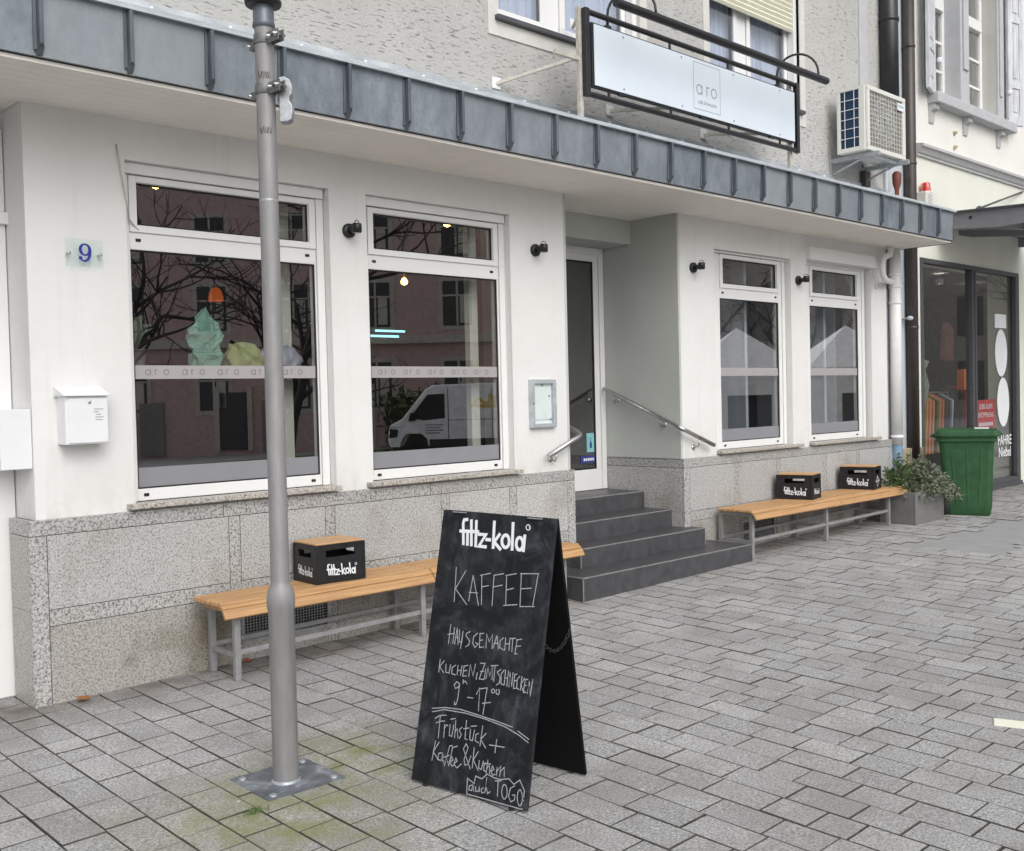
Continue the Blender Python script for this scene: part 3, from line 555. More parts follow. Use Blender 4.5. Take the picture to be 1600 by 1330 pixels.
def shelf_things():
    z = 1.831
    rnd = random.Random(5); cx, cy = 1.28, .36
    def crumple(name, m, cx, cy, prof, ry, amp, k, label, cat, smooth):
        b = MB(); ph = [rnd.uniform(0, 6.28) for _ in range(8)]; rows = []; n_ = 3 if smooth else 2
        for (r0, h0), (r1, h1) in zip(prof[:-1], prof[1:]):
            for q in range(n_): rows.append((r0 + (r1 - r0) * q / n_, h0 + (h1 - h0) * q / n_))
        rows.append(prof[-1]); vs = []
        for i, (r, h) in enumerate(rows):
            for j in range(k):
                a = 2 * math.pi * j / k; jit = rnd.uniform(-.022, .022) * (not smooth); f = .5 + .35 * math.sin(a * 2 + ph[3]) * (h / .4) if not smooth else abs(math.sin(a * 3.5 + ph[0] + h * 9)) * .45 + abs(math.sin(a * 2 - h * 22 + ph[1])) * .35 + abs(math.sin(a * 6 + h * 35 + ph[2])) * .25
                rr = r * (1 - amp * .5 + amp * (f - .3)) + rnd.uniform(-.006, .006) + jit; vs.append((cx + rr * math.cos(a), cy + rr * ry * math.sin(a), z + max(0, h + (rnd.uniform(-.008, .008) * (1 if smooth else 2.2) + amp * .05 * (f - .5)) * (i > 0))))
        b.add(vs, [(i * k + j, i * k + (j + 1) % k, (i + 1) * k + (j + 1) % k, (i + 1) * k + j) for i in range(len(rows) - 1) for j in range(k)], smooth)
        tag(b.build(name, m, None, (cx, cy, z)), label, cat)
    crumple('wrapped_parcel', 'teal_paper', cx, cy, [(.12, 0), (.135, .09), (.125, .16), (.165, .22), (.135, .27), (.08, .33), (.01, .39)], .55, .55, 19, 'crumpled teal paper parcel standing on the shelf in the big window', 'parcel', False)
    def pile(name, m, cx, cy, rx, ry, h, label): crumple(name, m, cx, cy, [(rx * 1.1, 0), (rx * 1.2, h * .3), (rx * 1.05, h * .65), (rx * .75, h * .9), (.01, h)], ry / rx, .6, 36, label, 'cloth', True)
    pile('folded_cloth', 'yellow_cloth', 1.56, .36, .12, .09, .17, 'yellow green wrapped bundle beside the teal parcel on the window shelf')
    pile('folded_cloth', 'white_cloth', 1.84, .38, .15, .09, .16, 'white and blue bundle at the right end of the window shelf')
    t = thing('potted_plant', 'small pale green potted plant at the left end of the window shelf', 'plant', (.80, .34, z))
    MB().lathe([(.045, 0), (.06, .12), (.066, .12), (.058, .115), (.05, .10)], (.80, .34, z), 16).build('pot', 'galv', t)
    b = MB()
    for i in range(9):
        a = i * .9; L = .12 + .04 * (i % 3); p0 = Vector((.80, .34, z + .11)); p1 = p0 + Vector((math.cos(a) * .05, math.sin(a) * .03, L)); p2 = p1 + Vector((math.cos(a) * .07, math.sin(a) * .03, .03 - .02 * (i % 2)))
        sd = Vector((-math.sin(a) * .03, .01, .012)); b.add([p0, p1 - sd, p2, p1 + sd], [(0, 1, 2, 3)])
    b.build('leaves', 'leaf_sage', t)
    t = thing('pendant_lamp', 'orange glass pendant lamp hanging behind the big left window', 'lamp', (1.98, 1.50, 2.405))
    MB().lathe([(.056, 0), (.058, .022), (.050, .065), (.032, .098), (.012, .108)], (1.98, 1.50, 2.405), 20).build('lamp_shade', 'orange_shade', t)
    MB().tube([(1.98, 1.50, 2.50), (1.98, 1.50, 3.40)], .005, 6).build('cord', 'black_plastic', t)
    for i, (x, y, zz, lab) in enumerate(((1.16, .75, 3.06, 'warm ceiling bulb seen through the top pane of the left window'), (3.78, .8, 3.06, 'warm ceiling bulb seen through the top pane of the second window'), (3.42, .95, 2.56, 'small warm bulb hanging low behind the second window'))):
        t = thing('ceiling_bulb', lab, 'bulb', (x, y, zz)); MB().lathe([(.0, 0), (.026, .012), (.03, .03), (.018, .055), (.012, .06)], (x, y, zz), 12).build('bulb', 'bulb', t); MB().tube([(x, y, zz + .06), (x, y, 3.40)], .006, 6).build('cord', 'black_plastic', t)
    t = thing('led_strip', 'pair of glowing cyan light strips inside the second window', 'light', (2.75, 1.3, 2.12))
    MB().box(3.00, 3.62, 1.30, 1.31, 2.145, 2.163).build('strip', 'led', t); MB().box(3.40, 3.72, 1.34, 1.35, 2.195, 2.212).build('strip', 'led', t); MB().box(2.95, 4.1, 1.36, 1.40, 2.10, 2.24).build('housing', 'black_plastic', t)
shelf_things()
# ---------------------------------------------------------------- things on the facade
def wall_lamp_parts(t):
    def L(p): return p
    MB().lathe([(.0, -.0), (.050, 0), (.050, .022), (.044, .028), (.0, .028)], (0, 0, 0), 24, (0, -1, 0)).build('rosette', 'black_metal', t, (0, 0, 0))
    MB().tube([(0, -.028, 0), (0, -.075, .002)], .021, 14).build('arm', 'black_metal', t, (0, 0, 0))
    MB().lathe([(.0, .034), (.030, .034), (.034, .028), (.034, -.026), (.026, -.03), (.0, -.024)], (0, -.105, .004), 20).build('lamp_head', 'black_metal', t, (0, 0, 0))
    MB().tube([(-.002, -.105 + .026 * math.cos(rad(a)), .038 + .022 * math.sin(rad(a))) for a in range(0, 181, 20)], .003, 6).build('bracket', 'black_metal', t, (0, 0, 0))
    MB().lathe([(.0, 0), (.025, 0.0005)], (0, -.105, -.0285), 16).build('lens', 'galv', t, (0, 0, 0))
LAMPS = ((2.213, 2.783, 'black wall spotlight on the pier between the two big left windows'), (4.055, 2.795, 'black wall spotlight just left of the café entrance'),
         (6.205, 2.80, 'black wall spotlight just right of the café entrance'), (8.105, 2.79, 'black wall spotlight between the two right hand windows'))
L0 = thing('wall_lamp', LAMPS[0][2], 'wall lamp', (LAMPS[0][0], .029, LAMPS[0][1]), 'black wall spotlights on the café front'); L0['_o'] = [0, 0, 0]; wall_lamp_parts(L0)
for x, z, lab in LAMPS[1:]: dup(L0, (x, .029, z), lab)

def facade_things():
    # house number
    t = thing('house_number', 'glass plate with a blue number 9 on the white wall', 'house number', (.358, .0, 2.48))
    x0, x1, z0, z1 = .252, .466, 2.400, 2.560; y = .0
    MB().box(x0, x1, y - .006, y, z0, z1).build('glass_plate', 'glass_clear', t)
    b = MB(); b.box(x0 + .003, x1 - .003, .001, .003, z0 + .003, z1 - .003)
    for x in (.268, .448): MB().lathe([(0, .012), (.009, .011), (.010, 0), (.006, -.028)], (x, -.006, 2.475), 12, (0, -1, 0)).build('standoff', 'steel', t)
    # digit 9 as a filled outline: bowl ring and tail
    b = MB(); fr = FRONT(-.0065); cx, cz = .362, 2.500
    n = 36; o = [Vector((cx + .036 * math.cos(2 * math.pi * i / n), 0, cz + .036 * math.sin(2 * math.pi * i / n))) for i in range(n)]; q = [Vector((cx + .018 * math.cos(2 * math.pi * i / n), 0, cz + .026 * math.sin(2 * math.pi * i / n))) for i in range(n)]
    b.add([(p.x, -.0075, p.z) for p in o + q], [(i, (i + 1) % n, (i + 1) % n + n, i + n) for i in range(n)])
    k = 14; oo = []; ii = []
    for i in range(k + 1):
        a = rad(8 - 140 * i / k); oo.append((cx - .004 + .040 * math.cos(a), cz - .012 + .058 * math.sin(a))); ii.append((cx - .006 + .026 * math.cos(a) - .001 * i / k, cz - .010 + .049 * math.sin(a)))
    b.add([(p[0], -.0077, p[1]) for p in oo + ii], [(i, i + k + 1, i + k + 2, i + 1) for i in range(k)])
    b.add([(cx - .027 + .011 * math.cos(2 * math.pi * i / 14), -.0079, cz - .048 + .010 * math.sin(2 * math.pi * i / 14)) for i in range(14)], [list(range(14))])
    b.build('digit_nine', 'blue_print', t)
    # letter box
    t = thing('letter_box', 'white metal letter box with sloping lid on the white wall', 'letter box', (.31, .03, 1.39))
    b = MB(); b.box(.185, .424, -.095, .029, 1.39, 1.665); b.build('body', 'white_metal', t, bevel=.004)
    b = MB(); b.box(.203, .422, -.102, -.096, 1.398, 1.652); b.build('door', 'white_metal', t, bevel=.002)
    b = MB(); b.prism([(-.118, 1.662), (-.118, 1.668), (.028, 1.722), (.028, 1.662)], 0, .170, .438); b.build('lid', 'white_metal', t, bevel=.003)
    MB().lathe([(0, .006), (.008, .006), (.009, 0)], (.318, -.102, 1.628), 14, (0, -1, 0)).build('lock', 'steel', t)
    b = MB()
    for i, (a, c) in enumerate(((0, .055), (0, .03), (.012, .04), (.008, .055), (.008, .05))): b.box(.342 + a, .342 + c, -.1032, -.1024, 1.585 - i * .015, 1.589 - i * .015)
    b.build('lettering', 'grey_print', t)
    # intercom box on the return wall
    t = thing('intercom_box', 'white intercom and letter box mounted at the corner by the side door', 'intercom', (-.03, .18, 1.26))
    b = MB(); b.box(-.12, .048, .04, .325, 1.262, 1.596); b.build('body', 'white_metal', t, bevel=.004)
    b = MB(); b.box(-.123, -.120, .05, .315, 1.30, 1.54); b.build('plate', 'stone_grey', t)
    b = MB(); b.box(-.126, -.123, .05, .315, 1.548, 1.588); b.build('slot_flap', 'white_metal', t, bevel=.001)
    b = MB(); b.box(-.1245, -.1232, .06, .12, 1.49, 1.53); b.box(-.1245, -.1232, .06, .18, 1.42, 1.46); b.build('name_tag', 'paper', t)
    b = MB(); 
    for i in range(4): b.box(-.1245, -.1232, .06 + i * .05, .085 + i * .05, 1.305, 1.32)
    for zz in (1.51, 1.44, 1.39, 1.36): b.box(-.1256, -.1246, .07, .105, zz, zz + .008)
    b.build('print', 'black_plastic', t)
    tag(MB().tube([(.579, .026, 3.139), (.585, .012, 3.05), (.603, .008, 2.92), (.63, .02, 2.79), (.66, .07, 2.72), (.715, .098, 2.672), (.735, .099, 2.66)], .0045, 8).build('loose_cable', 'beige_metal'), 'thin loose grey cable hanging from the wall to the big left window', 'cable')
    # menu case
    t = thing('menu_case', 'grey framed menu case on the wall left of the entrance', 'menu case', (4.087, .03, 1.54))
    x0, x1, z0, z1 = 3.945, 4.235, 1.342, 1.738; f = .035
    b = MB(); b.box(x0, x0 + f, -.012, .029, z0, z1); b.box(x1 - f, x1, -.012, .029, z0, z1); b.box(x0 + f, x1 - f, -.012, .029, z0, z0 + f); b.box(x0 + f, x1 - f, -.012, .029, z1 - f, z1); b.build('frame', 'zinc_light', t, bevel=.004)
    MB().box(x0 + f, x1 - f, .018, .028, z0 + f, z1 - f).build('back', 'white_metal', t); MB().box(x0 + f + .02, x1 - f - .02, .012, .014, z0 + f + .03, z1 - f - .02).build('menu_sheet', 'paper_poster', t)
    b = MB(); b.add([(x0 + f, 0, z0 + f), (x1 - f, 0, z0 + f), (x1 - f, 0, z1 - f), (x0 + f, 0, z1 - f)], [(0, 1, 2, 3)]); b.build('pane', 'glass_clear', t)
    b = MB()
    for x, zz in ((4.09, z1 - f - .012), (4.17, 1.60), (4.18, 1.41)): b.lathe([(0, .006), (.009, .004), (.01, 0)], (x, .012, zz), 10, (0, -1, 0))
    b.build('magnet', 'zinc', t); MB().lathe([(0, .004), (.006, .004), (.006, 0)], (x0 + .016, -.012, 1.54), 10, (0, -1, 0)).build('lock', 'black_plastic', t)
    # handrails: up the reveal, round the corner, along the front
    def rail(pts, br, label):
        t = thing('handrail', label, 'handrail', br[0][1], 'steel handrails beside the entrance steps')
        P = []; 
        for i, p in enumerate(pts):
            if 0 < i < len(pts) - 1:
                p0, p, p2 = Vector(pts[i - 1]), Vector(p), Vector(pts[i + 1]); a = p + (p0 - p).normalized() * .06; c = p + (p2 - p).normalized() * .06
                P += [a * (1 - u) ** 2 + p * 2 * u * (1 - u) + c * u * u for u in (0, .25, .5, .75, 1)]
            else: P.append(Vector(p))
        MB().tube(P, .021, 16).build('rail', 'steel', t)
        for q, wl, ax in br:
            q, wl, ax = Vector(q), Vector(wl), Vector(ax)
            b = MB(); b.tube([q - Vector((0, 0, .02)), q - Vector((0, 0, .055)) , q - Vector((0, 0, .07)) + (wl - q).normalized() * .02, wl + ax * .004], .0065, 8); b.lathe([(0, .01), (.024, .009), (.027, .0)], wl + ax * .0005, 18, ax); b.build('bracket', 'steel', t)
    rail([(5.90, .92, 1.662), (5.90, -.045, 1.262), (6.40, -.045, 1.085)], [((6.16, -.045, 1.168), (6.16, .029, 1.075), (0, -1, 0)), ((5.90, .22, 1.37), (5.969, .22, 1.30), (-1, 0, 0)), ((5.90, .80, 1.61), (5.969, .80, 1.54), (-1, 0, 0))], 'steel handrail on the right hand side of the entrance steps')
    rail([(4.50, .92, 1.662), (4.50, -.045, 1.268), (4.085, -.045, 1.107)], [((4.18, -.045, 1.144), (4.18, .029, 1.075), (0, -1, 0)), ((4.50, .30, 1.40), (4.431, .30, 1.33), (1, 0, 0)), ((4.50, .80, 1.61), (4.431, .80, 1.54), (1, 0, 0))], 'short bent steel handrail on the left hand side of the entrance steps')
facade_things()
def sign():
    t = thing('cafe_sign', 'long pale café sign in a black tube frame above the canopy', 'sign', (5.6, -.55, 3.68)); y = -.55
    x0, x1, z0, z1 = 4.065, 7.185, 3.925, 4.605; r = .022
    b = MB(); b.box(x0, x0 + .05, y - .022, y + .022, z0, z1); b.box(x1 - .05, x1, y - .022, y + .022, z0, z1); b.tube([(x0 + .05, y, z0 + .022), (x1 - .05, y, z0 + .022)], r, 12); b.tube([(x0 + .05, y, z1 - .022), (x1 - .05, y, z1 - .022)], r, 12)
    b.build('tube_frame', 'black_metal', t, bevel=.003)
    b = MB(); px0, px1, pz0, pz1 = 4.165, 7.095, 4.022, 4.497; b.box(px0 - .02, px1 + .01, y - .012, y + .030, pz0 - .012, pz1 + .012)
    for x in (4.35, 5.15, 6.0, 6.85): b.box(x - .012, x + .012, y - .006, y + .006, z0 + .04, pz0 - .012); b.box(x - .012, x + .012, y - .006, y + .006, pz1 + .012, z1 - .04)
    for x in (4.5, 5.6, 6.7): b.box(x - .04, x + .04, y - .02, y + .01, pz0 - .025, pz0 - .013)
    b.build('panel_frame', 'black_metal', t, bevel=.002)
    p = MB().box(px0, px1, y - .020, y - .013, pz0, pz1).build('sign_panel', 'sign_face', t, bevel=.002)
    fr = FRONT(y - .0205); bx0, bx1, bz0, bz1 = 5.452, 5.845, 4.068, 4.468
    MB().ribbon([[(bx0, bz0), (bx1, bz0), (bx1, bz1), (bx0, bz1), (bx0, bz0)]], fr, .005).build('emblem_border', 'grey_print', p)
    MB().ribbon(aro(bx0 + .042, 4.20, .080, .116, .035), fr, .010).build('lettering', 'grey_print', p)
    text_mb('café & brunch', (((bx0 + bx1) / 2, y - .0205, 4.118), XA, ZA, (0, -1, 0)), .050, .0012).build('lettering', 'grey_print', p)
    b = MB()
    for i in range(4):
        for zz in (pz0 + .03, pz1 - .03): b.lathe([(0, .004), (.008, .003), (.009, 0)], (px0 + .35 + i * .77, y - .020, zz), 8, (0, -1, 0))
    b.build('screw', 'grey_print', p)
    # floodlight tube on goosenecks
    ly, lz = -.885, 4.545
    MB().tube([(4.06, ly, lz), (7.15, ly, lz)], .034, 16).build('lamp_tube', 'black_metal', t, bevel=.003)
    for x in (4.34, 6.80):
        pts = [(x, y - .01, 4.50)] + [(x + .0 + (.20 * (1 - math.cos(rad(a))) / 2), y - .01 + (ly - y + .01) * (1 - math.cos(rad(a))) / 2, 4.60 + .19 * math.sin(rad(a))) for a in range(0, 181, 15)] + [(x + .20, ly, lz + .03)]
        MB().tube(pts, .011, 8).build('gooseneck', 'black_metal', t)
        MB().box(x - .03, x + .03, y - .025, y + .02, 4.498, 4.52).build('clamp', 'black_metal', t)
    for x in (4.06, 7.10):
        b = MB(); b.box(x - .020, x + .020, y + .026, y + .062, 3.66, 4.62); b.build('post', 'beige_metal', t, bevel=.003)
        MB().box(x - .018, x + .045, y - .02, y + .02, 3.69, 3.75).build('post_foot', 'beige_metal', t, bevel=.002)
    for (wx, wz), (ex, ez) in (((3.63, 4.06), (4.06, 4.235)), ((4.99, 4.08), (5.30, 4.06)), ((6.37, 4.09), (6.65, 4.05)), ((4.55, 4.72), (4.08, 4.55)), ((7.55, 4.33), (7.12, 4.33))):
        s_ = MB().bar((wx, -.006, wz), (ex, y + .075, ez), .022, .026).build('strut', 'beige_metal', t, bevel=.002)
        MB().box(wx - .045, wx + .05, -.014, -.002, wz - .04, wz + .05).build('wall_plate', 'white_metal', s_, bevel=.002)
    MB().box(3.78, 4.08, y + .03, y + .06, 4.20, 4.235).build('cross_arm', 'beige_metal', t, bevel=.002)
sign()
def ac_unit():
    t = thing('air_conditioner', 'cream air conditioning unit with blue fins on wall brackets', 'air conditioner', (9.1, -.3, 4.19))
    x0, x1, y0, y1, z0, z1 = 8.69, 9.60, -.50, -.14, 4.20, 4.90
    b = MB(); b.box(x0 + .06, x1, y0 + .03, y1, z0, z1); b.box(x0, x0 + .06, y0 + .03, y0 + .10, z0, z1); b.box(x0, x0 + .06, y1 - .04, y1, z0, z1); b.box(x0, x0 + .06, y0 + .10, y1 - .04, z0, z0 + .05); b.box(x0, x0 + .06, y0 + .10, y1 - .04, z1 - .03, z1)
    b.build('casing', 'ac_white', t, bevel=.006)
    b = MB(); b.box(x0 + .02, x0 + .055, y0 + .10, y1 - .04, z0 + .05, z1 - .03); f_ = b.build('cooling_fins', 'ac_fins', t)
    b = MB()
    for i in range(1, 6): b.box(x0 + .004, x0 + .012, y0 + .10, y1 - .04, z0 + .05 + i * .104 - .003, z0 + .05 + i * .104 + .003)
    for i in (0, .11): b.box(x0 + .002, x0 + .010, y0 + .155 + i - .0025, y0 + .155 + i + .0025, z0 + .05, z1 - .03)
    b.build('fin_guard', 'white_metal', t)
    b = MB(); b.box(x0 + .02, x1, y0, y0 + .029, z0, z0 + .05); b.box(x0 + .02, x1, y0, y0 + .029, z1 - .05, z1); b.box(x0 + .02, x0 + .07, y0, y0 + .029, z0 + .05, z1 - .05); b.box(x1 - .07, x1, y0, y0 + .029, z0 + .05, z1 - .05); b.build('front_frame', 'ac_white', t, bevel=.006)
    MB().box(x0 + .07, x1 - .07, y0 + .022, y0 + .028, z0 + .05, z1 - .05).build('fan_panel', 'ac_grille', t)
    b = MB(); cx, cz = x0 + .43, (z0 + z1) / 2
    for r in (.06, .10, .14, .18, .22, .26): b.lathe([(r - .006, .002), (r, .006), (r + .006, .002)], (cx, y0 + .022, cz), 36, (0, -1, 0))
    for i in range(20): a = 2 * math.pi * i / 20; b.bar((cx + .05 * math.cos(a), y0 + .018, cz + .05 * math.sin(a)), (cx + .27 * math.cos(a + .5), y0 + .018, cz + .27 * math.sin(a + .5)), .008, .008, (0, 1, 0))
    b.build('fan_grille', 'stone_grey', t)
    b = MB()
    for i in range(1, 12): b.box(x0 + .07, x1 - .07, y0 + .004, y0 + .008, z0 + .05 + i * .05 - .002, z0 + .05 + i * .05 + .002)
    for i in range(1, 12): x = x0 + .07 + i * .064; b.box(x - .002, x + .002, y0 + .009, y0 + .013, z0 + .05, z1 - .05)
    b.build('wire_guard', 'ac_white', t)
    MB().box(x1 - .20, x1 - .03, y0 - .003, y0 - .0005, z1 - .16, z1 - .075).build('name_plate', 'white_metal', t)
    b = MB()
    for i in range(6): b.box(x1 - .18 + i * .022, x1 - .165 + i * .022, y0 - .0045, y0 - .0035, z1 - .125, z1 - .10)
    b.build('lettering', 'teal_sticker', t)
    for x in (8.80, 9.50):
        b = MB(); b.box(x - .025, x + .025, -.58, -.006, 4.135, 4.185); b.box(x - .03, x + .03, -.02, -.002, 3.98, 4.23); b.bar((x, -.40, 4.14), (x, -.01, 4.01), .02, .02); b.build('wall_bracket', 'galv', t, bevel=.003)
    MB().box(8.8, 9.5, -.45, -.42, 4.150, 4.18).build('cross_bar', 'galv', t)
    b = MB(); b.tube([(9.72, -.20, 4.3), (9.74, -.18, 4.15), (9.86, -.12, 4.02), (9.92, -.10, 3.85)], .028, 10); b.build('insulated_pipe', 'white_pipe', t)
    b = MB(); b.lathe([(.028, 4.22), (.055, 4.19), (.052, 4.08), (.028, 4.0), (.02, 3.86)], (10.19, -.10, 0), 14); b.build('drain_cone', 'rust', t)
    MB().box(9.45, 9.57, -.08, -.01, 3.96, 4.14).build('junction_box', 'brown_pipe', t)
ac_unit()
def pipes():
    t = thing('drainpipe', 'white rain downpipe with swan neck and blue grey foot at the café corner', 'drainpipe', (10.27, -.04, 0))
    MB().tube([(10.245, -.03, .90), (10.245, -.03, 3.31)], .070, 18).build('pipe', 'white_pipe', t)
    MB().tube([(10.245, -.03, gz(10.3, 0) - .02), (10.245, -.03, .93)], .066, 18).build('pipe_foot', 'blue_pipe', t)
    for z in (1.00, 2.64, 2.84, 2.98): MB().lathe([(.070, -.02), (.080, -.014), (.080, .014), (.070, .02)], (10.245, -.03, z), 18).build('collar', 'white_pipe', t)
    MB().tube([(10.02, -.09, 3.31), (10.02, -.09, 3.25), (10.0, -.09, 3.20), (9.90, -.09, 3.175), (9.83, -.09, 3.125), (9.81, -.09, 3.03), (9.83, -.09, 2.94), (9.89, -.09, 2.895), (10.0, -.08, 2.885), (10.15, -.04, 2.885), (10.24, -.03, 2.885)], .036, 14).build('swan_neck', 'white_pipe', t)
    tag(MB().tube([(9.72, .0, 3.04), (9.74, -.02, 2.98), (9.76, -.03, 2.90), (9.755, -.03, 2.78)], .012, 8).build('loose_cable', 'bluegrey'), 'short blue grey cable end beside the swan neck of the white downpipe', 'cable')
    t = thing('drainpipe', 'dark brown rain downpipe running down beside the cream house', 'drainpipe', (10.72, -.02, 0))
    MB().tube([(10.72, -.02, gz(11, 0)), (10.72, -.02, 8)], .074, 18).build('pipe', 'brown_pipe', t)
    for z in (2.35, 4.40, 5.85): MB().lathe([(.072, -.02), (.08, -.016), (.08, .016), (.072, .02)], (10.72, -.02, z), 18).build('collar', 'brown_pipe', t)
    b = MB()
    for z in (1.55, 2.15, 2.45, 4.7, 5.4): b.lathe([(0, .012), (.010, .010), (.012, 0)], (10.74, -.085, z), 8, (-.4, -1, 0))
    b.build('screw', 'galv', t)
    t = thing('drainpipe', 'black flue pipe rising behind the air conditioner', 'drainpipe', (10.235, -.04, 3.9))
    MB().tube([(10.04, -.10, 4.30), (10.04, -.10, 7.4)], .108, 20).build('pipe', 'black_pipe', t); MB().lathe([(.108, -.03), (.118, -.02), (.118, .02), (.108, .03)], (10.04, -.10, 6.0), 20).build('collar', 'black_pipe', t)
    t = thing('party_wall', 'narrow pale blue grey wall strip between the café and the cream house', 'wall', (10.6, .1, 0))
    b = MB(); b.box(10.19, 10.90, .052, .3, .80, 3.8); b.box(10.10, 10.90, .052, .3, 3.8, 8); b.build('render', 'bluegrey', t); b = MB(); b.box(10.20, 10.98, -.03, .051, .62, .84); b.box(10.24, 10.95, .0, .051, -.2, .618); b.build('stone_base', 'sandstone', t, bevel=.012)
    b = MB(); b.box(10.86, 10.905, .04, .10, .84, 8); b.build('edge_trim', 'cream', t)
    t = thing('wall_knob', 'small round grey knob on the pale blue grey wall strip', 'hook', (10.60, .05, 2.46)); MB().tube([(10.60, .05, 2.46), (10.60, -.03, 2.465)], .012, 8).build('stem', 'galv', t); MB().lathe([(0, .03), (.03, .02), (.04, 0), (.03, -.02), (0, -.03)], (10.60, -.05, 2.465), 14).build('knob', 'bluegrey', t)  # plain round knob on a short stem
pipes()

# ---------------------------------------------------------------- cream neighbour house
def neighbour():
    H = thing('neighbour_house', 'cream rendered house with grey shutters, cornice and dark shop front', 'house', (12.5, .05, 0)); y = .05
    b = MB(); wx0, wx1, wz0, wz1 = 11.45, 13.62, 5.42, 7.9
    b.box(11.0, wx0, y, .5, 4.70, 9); b.box(wx1, 26, y, .5, 4.70, 9); b.box(wx0, wx1, y, .5, 4.70, wz0); b.box(wx0, wx1, y, .5, wz1, 9); b.box(11.0, 26, y + .4, .5, 4.7, 9); b.build('wall', 'cream', H)
    b = MB(); b.box(11.0, 11.10, y, .5, -.2, 4.70); b.box(14.36, 26, y, .5, -.2, 4.70); b.box(11.10, 14.36, y, .5, 3.27, 4.70); b.build('wall', 'cream_low', H)
    b = MB(); b.prism([(y, 4.56), (y - .03, 4.56), (y - .03, 4.585), (y - .05, 4.60), (y - .08, 4.655), (y - .11, 4.665), (y - .11, 4.70), (y, 4.72)], 0, 11.02, 26); b.build('cornice', 'stone_grey', H)
    # double window with stone surround
    b = MB(); s = .22
    b.box(wx0 - s, wx0, y - .035, y + .22, wz0, wz1); b.box(wx1, wx1 + s, y - .035, y + .22, wz0, wz1); b.box(12.36, 12.64, y - .030, y + .22, wz0, wz1); b.box(12.42, 12.58, y - .055, y - .031, wz0 + .5, wz1); b.box(wx1 + .04, wx1 + .12, y - .055, y - .036, wz0 + .35, wz1); b.box(wx0 - s, wx1 + s, y - .035, y + .22, wz1, wz1 + .25); b.build('window_surround', 'stone_light', H, bevel=.008)
    b = MB(); b.box(11.38, 14.02, y - .15, y + .22, 5.28, 5.418); b.build('window_sill', 'stone_light', H, bevel=.012)
    for x in (11.47, 12.52, 13.66): b = MB(); b.prism([(y, 5.04), (y - .02, 5.04), (y - .035, 5.18), (y - .09, 5.21), (y - .09, 5.278), (y, 5.278)], 0, x - .065, x + .065); b.build('sill_bracket', 'stone_grey', H, bevel=.004)
    for x0, x1 in ((wx0, 12.36), (12.64, wx1)):
        yy = y + .19; b = MB(); f = .07; tz = 6.78
        b.box(x0, x0 + f, yy, yy + .06, wz0, wz1); b.box(x1 - f, x1, yy, yy + .06, wz0, wz1); b.box(x0 + f, x1 - f, yy, yy + .06, wz0, wz0 + .09); b.box(x0 + f, x1 - f, yy - .03, yy + .06, tz - .07, tz + .08); b.box(x0 + f, x1 - f, yy, yy + .06, wz1 - .08, wz1)
        b.box((x0 + x1) / 2 - .04, (x0 + x1) / 2 + .04, yy, yy + .06, wz0 + .09, tz - .07)
        for z in (5.90, 6.29): b.box(x0 + f, x1 - f, yy + .01, yy + .05, z - .018, z + .018)
        w_ = b.build('window', 'frame', H, bevel=.005); b = MB(); b.add([(x0 + f, yy + .03, wz0), (x1 - f, yy + .03, wz0), (x1 - f, yy + .03, wz1), (x0 + f, yy + .03, wz1)], [(0, 1, 2, 3)]); b.build('pane', 'glass', w_)
        b = MB(); b.add([(x0 + f, yy + .12, wz0), (x1 - f, yy + .12, wz0), (x1 - f, yy + .12, wz1), (x0 + f, yy + .12, wz1)], [(0, 1, 2, 3)]); b.build('dark_room', 'dark_cloth', w_)
    def shutter(o, d, wd, label=None):     # hinge point o, direction d (unit, horizontal)
        o, d = Vector(o), Vector(d); n = Vector((d.y, -d.x, 0)); b = MB(); z0, z1 = 5.40, 7.85
        def R(a, c, e, f, t0, t1): b.obox(o + d * ((a + c) / 2) + n * ((t0 + t1) / 2) + Vector((0, 0, (e + f) / 2)), d, n, ZA, c - a, t1 - t0, f - e)
        st = .09; rails = [(z0, z0 + .14), (5.93, 6.03), (6.88, 6.98), (z1 - .12, z1)]
        R(0, st, z0, z1, 0, .045); R(wd - st, wd, z0, z1, 0, .045)
        for e, f in rails: R(st, wd - st, e, f, 0, .045)
        for (e0, f0), (e1, f1) in zip(rails[:-1], rails[1:]): R(st, wd - st, f0, e1, .014, .030); R(st + .04, wd - st - .04, f0 + .05, e1 - .05, .004, .040)
        q = b.build('shutter', 'shutter', H, bevel=.004)
        b = MB(); R_ = lambda z: b.lathe([(0, .04), (.028, .03), (.035, 0), (.02, -.03)], o + Vector((0, -.05, z)), 10); R_(5.85); R_(7.3); b.build('hinge', 'white_metal', q)
    shutter((11.56, y - .04, 0), (-.965, -.26, 0), .50); shutter((13.86, y - .05, 0), (.975, -.22, 0), .36)
    b = MB()
    for zz in (5.02, 4.83): b.lathe([(.0, .06), (.02, .03), (.035, 0)], (12.18, y, zz), 8, (0, -1, .2))
    b.build('wall_anchor', 'sandstone', H)
    # shop front
    b = MB(); yf = y - .02; f = .06; z1 = 3.27; z0 = .17
    b.box(11.10, 11.10 + f, yf, yf + .1, z0, z1); b.box(14.27, 14.36, yf, yf + .1, z0, z1); b.box(12.67, 12.745, yf, yf + .1, z0, z1 - f); b.box(11.16, 14.27, yf, yf + .1, z1 - f, z1); b.box(11.16, 12.67, yf, yf + .1, z0, .30); b.box(12.745, 14.27, yf, yf + .1, z0, .24); b.box(11.10, 14.36, yf - .03, yf + .1, .05, z0)
    b.box(12.745, 12.79, yf - .012, yf + .05, .24, z1 - f); b.box(14.2, 14.269, yf - .012, yf + .05, .24, z1 - f)
    s = b.build('shop_front', 'anthracite', H, bevel=.004)
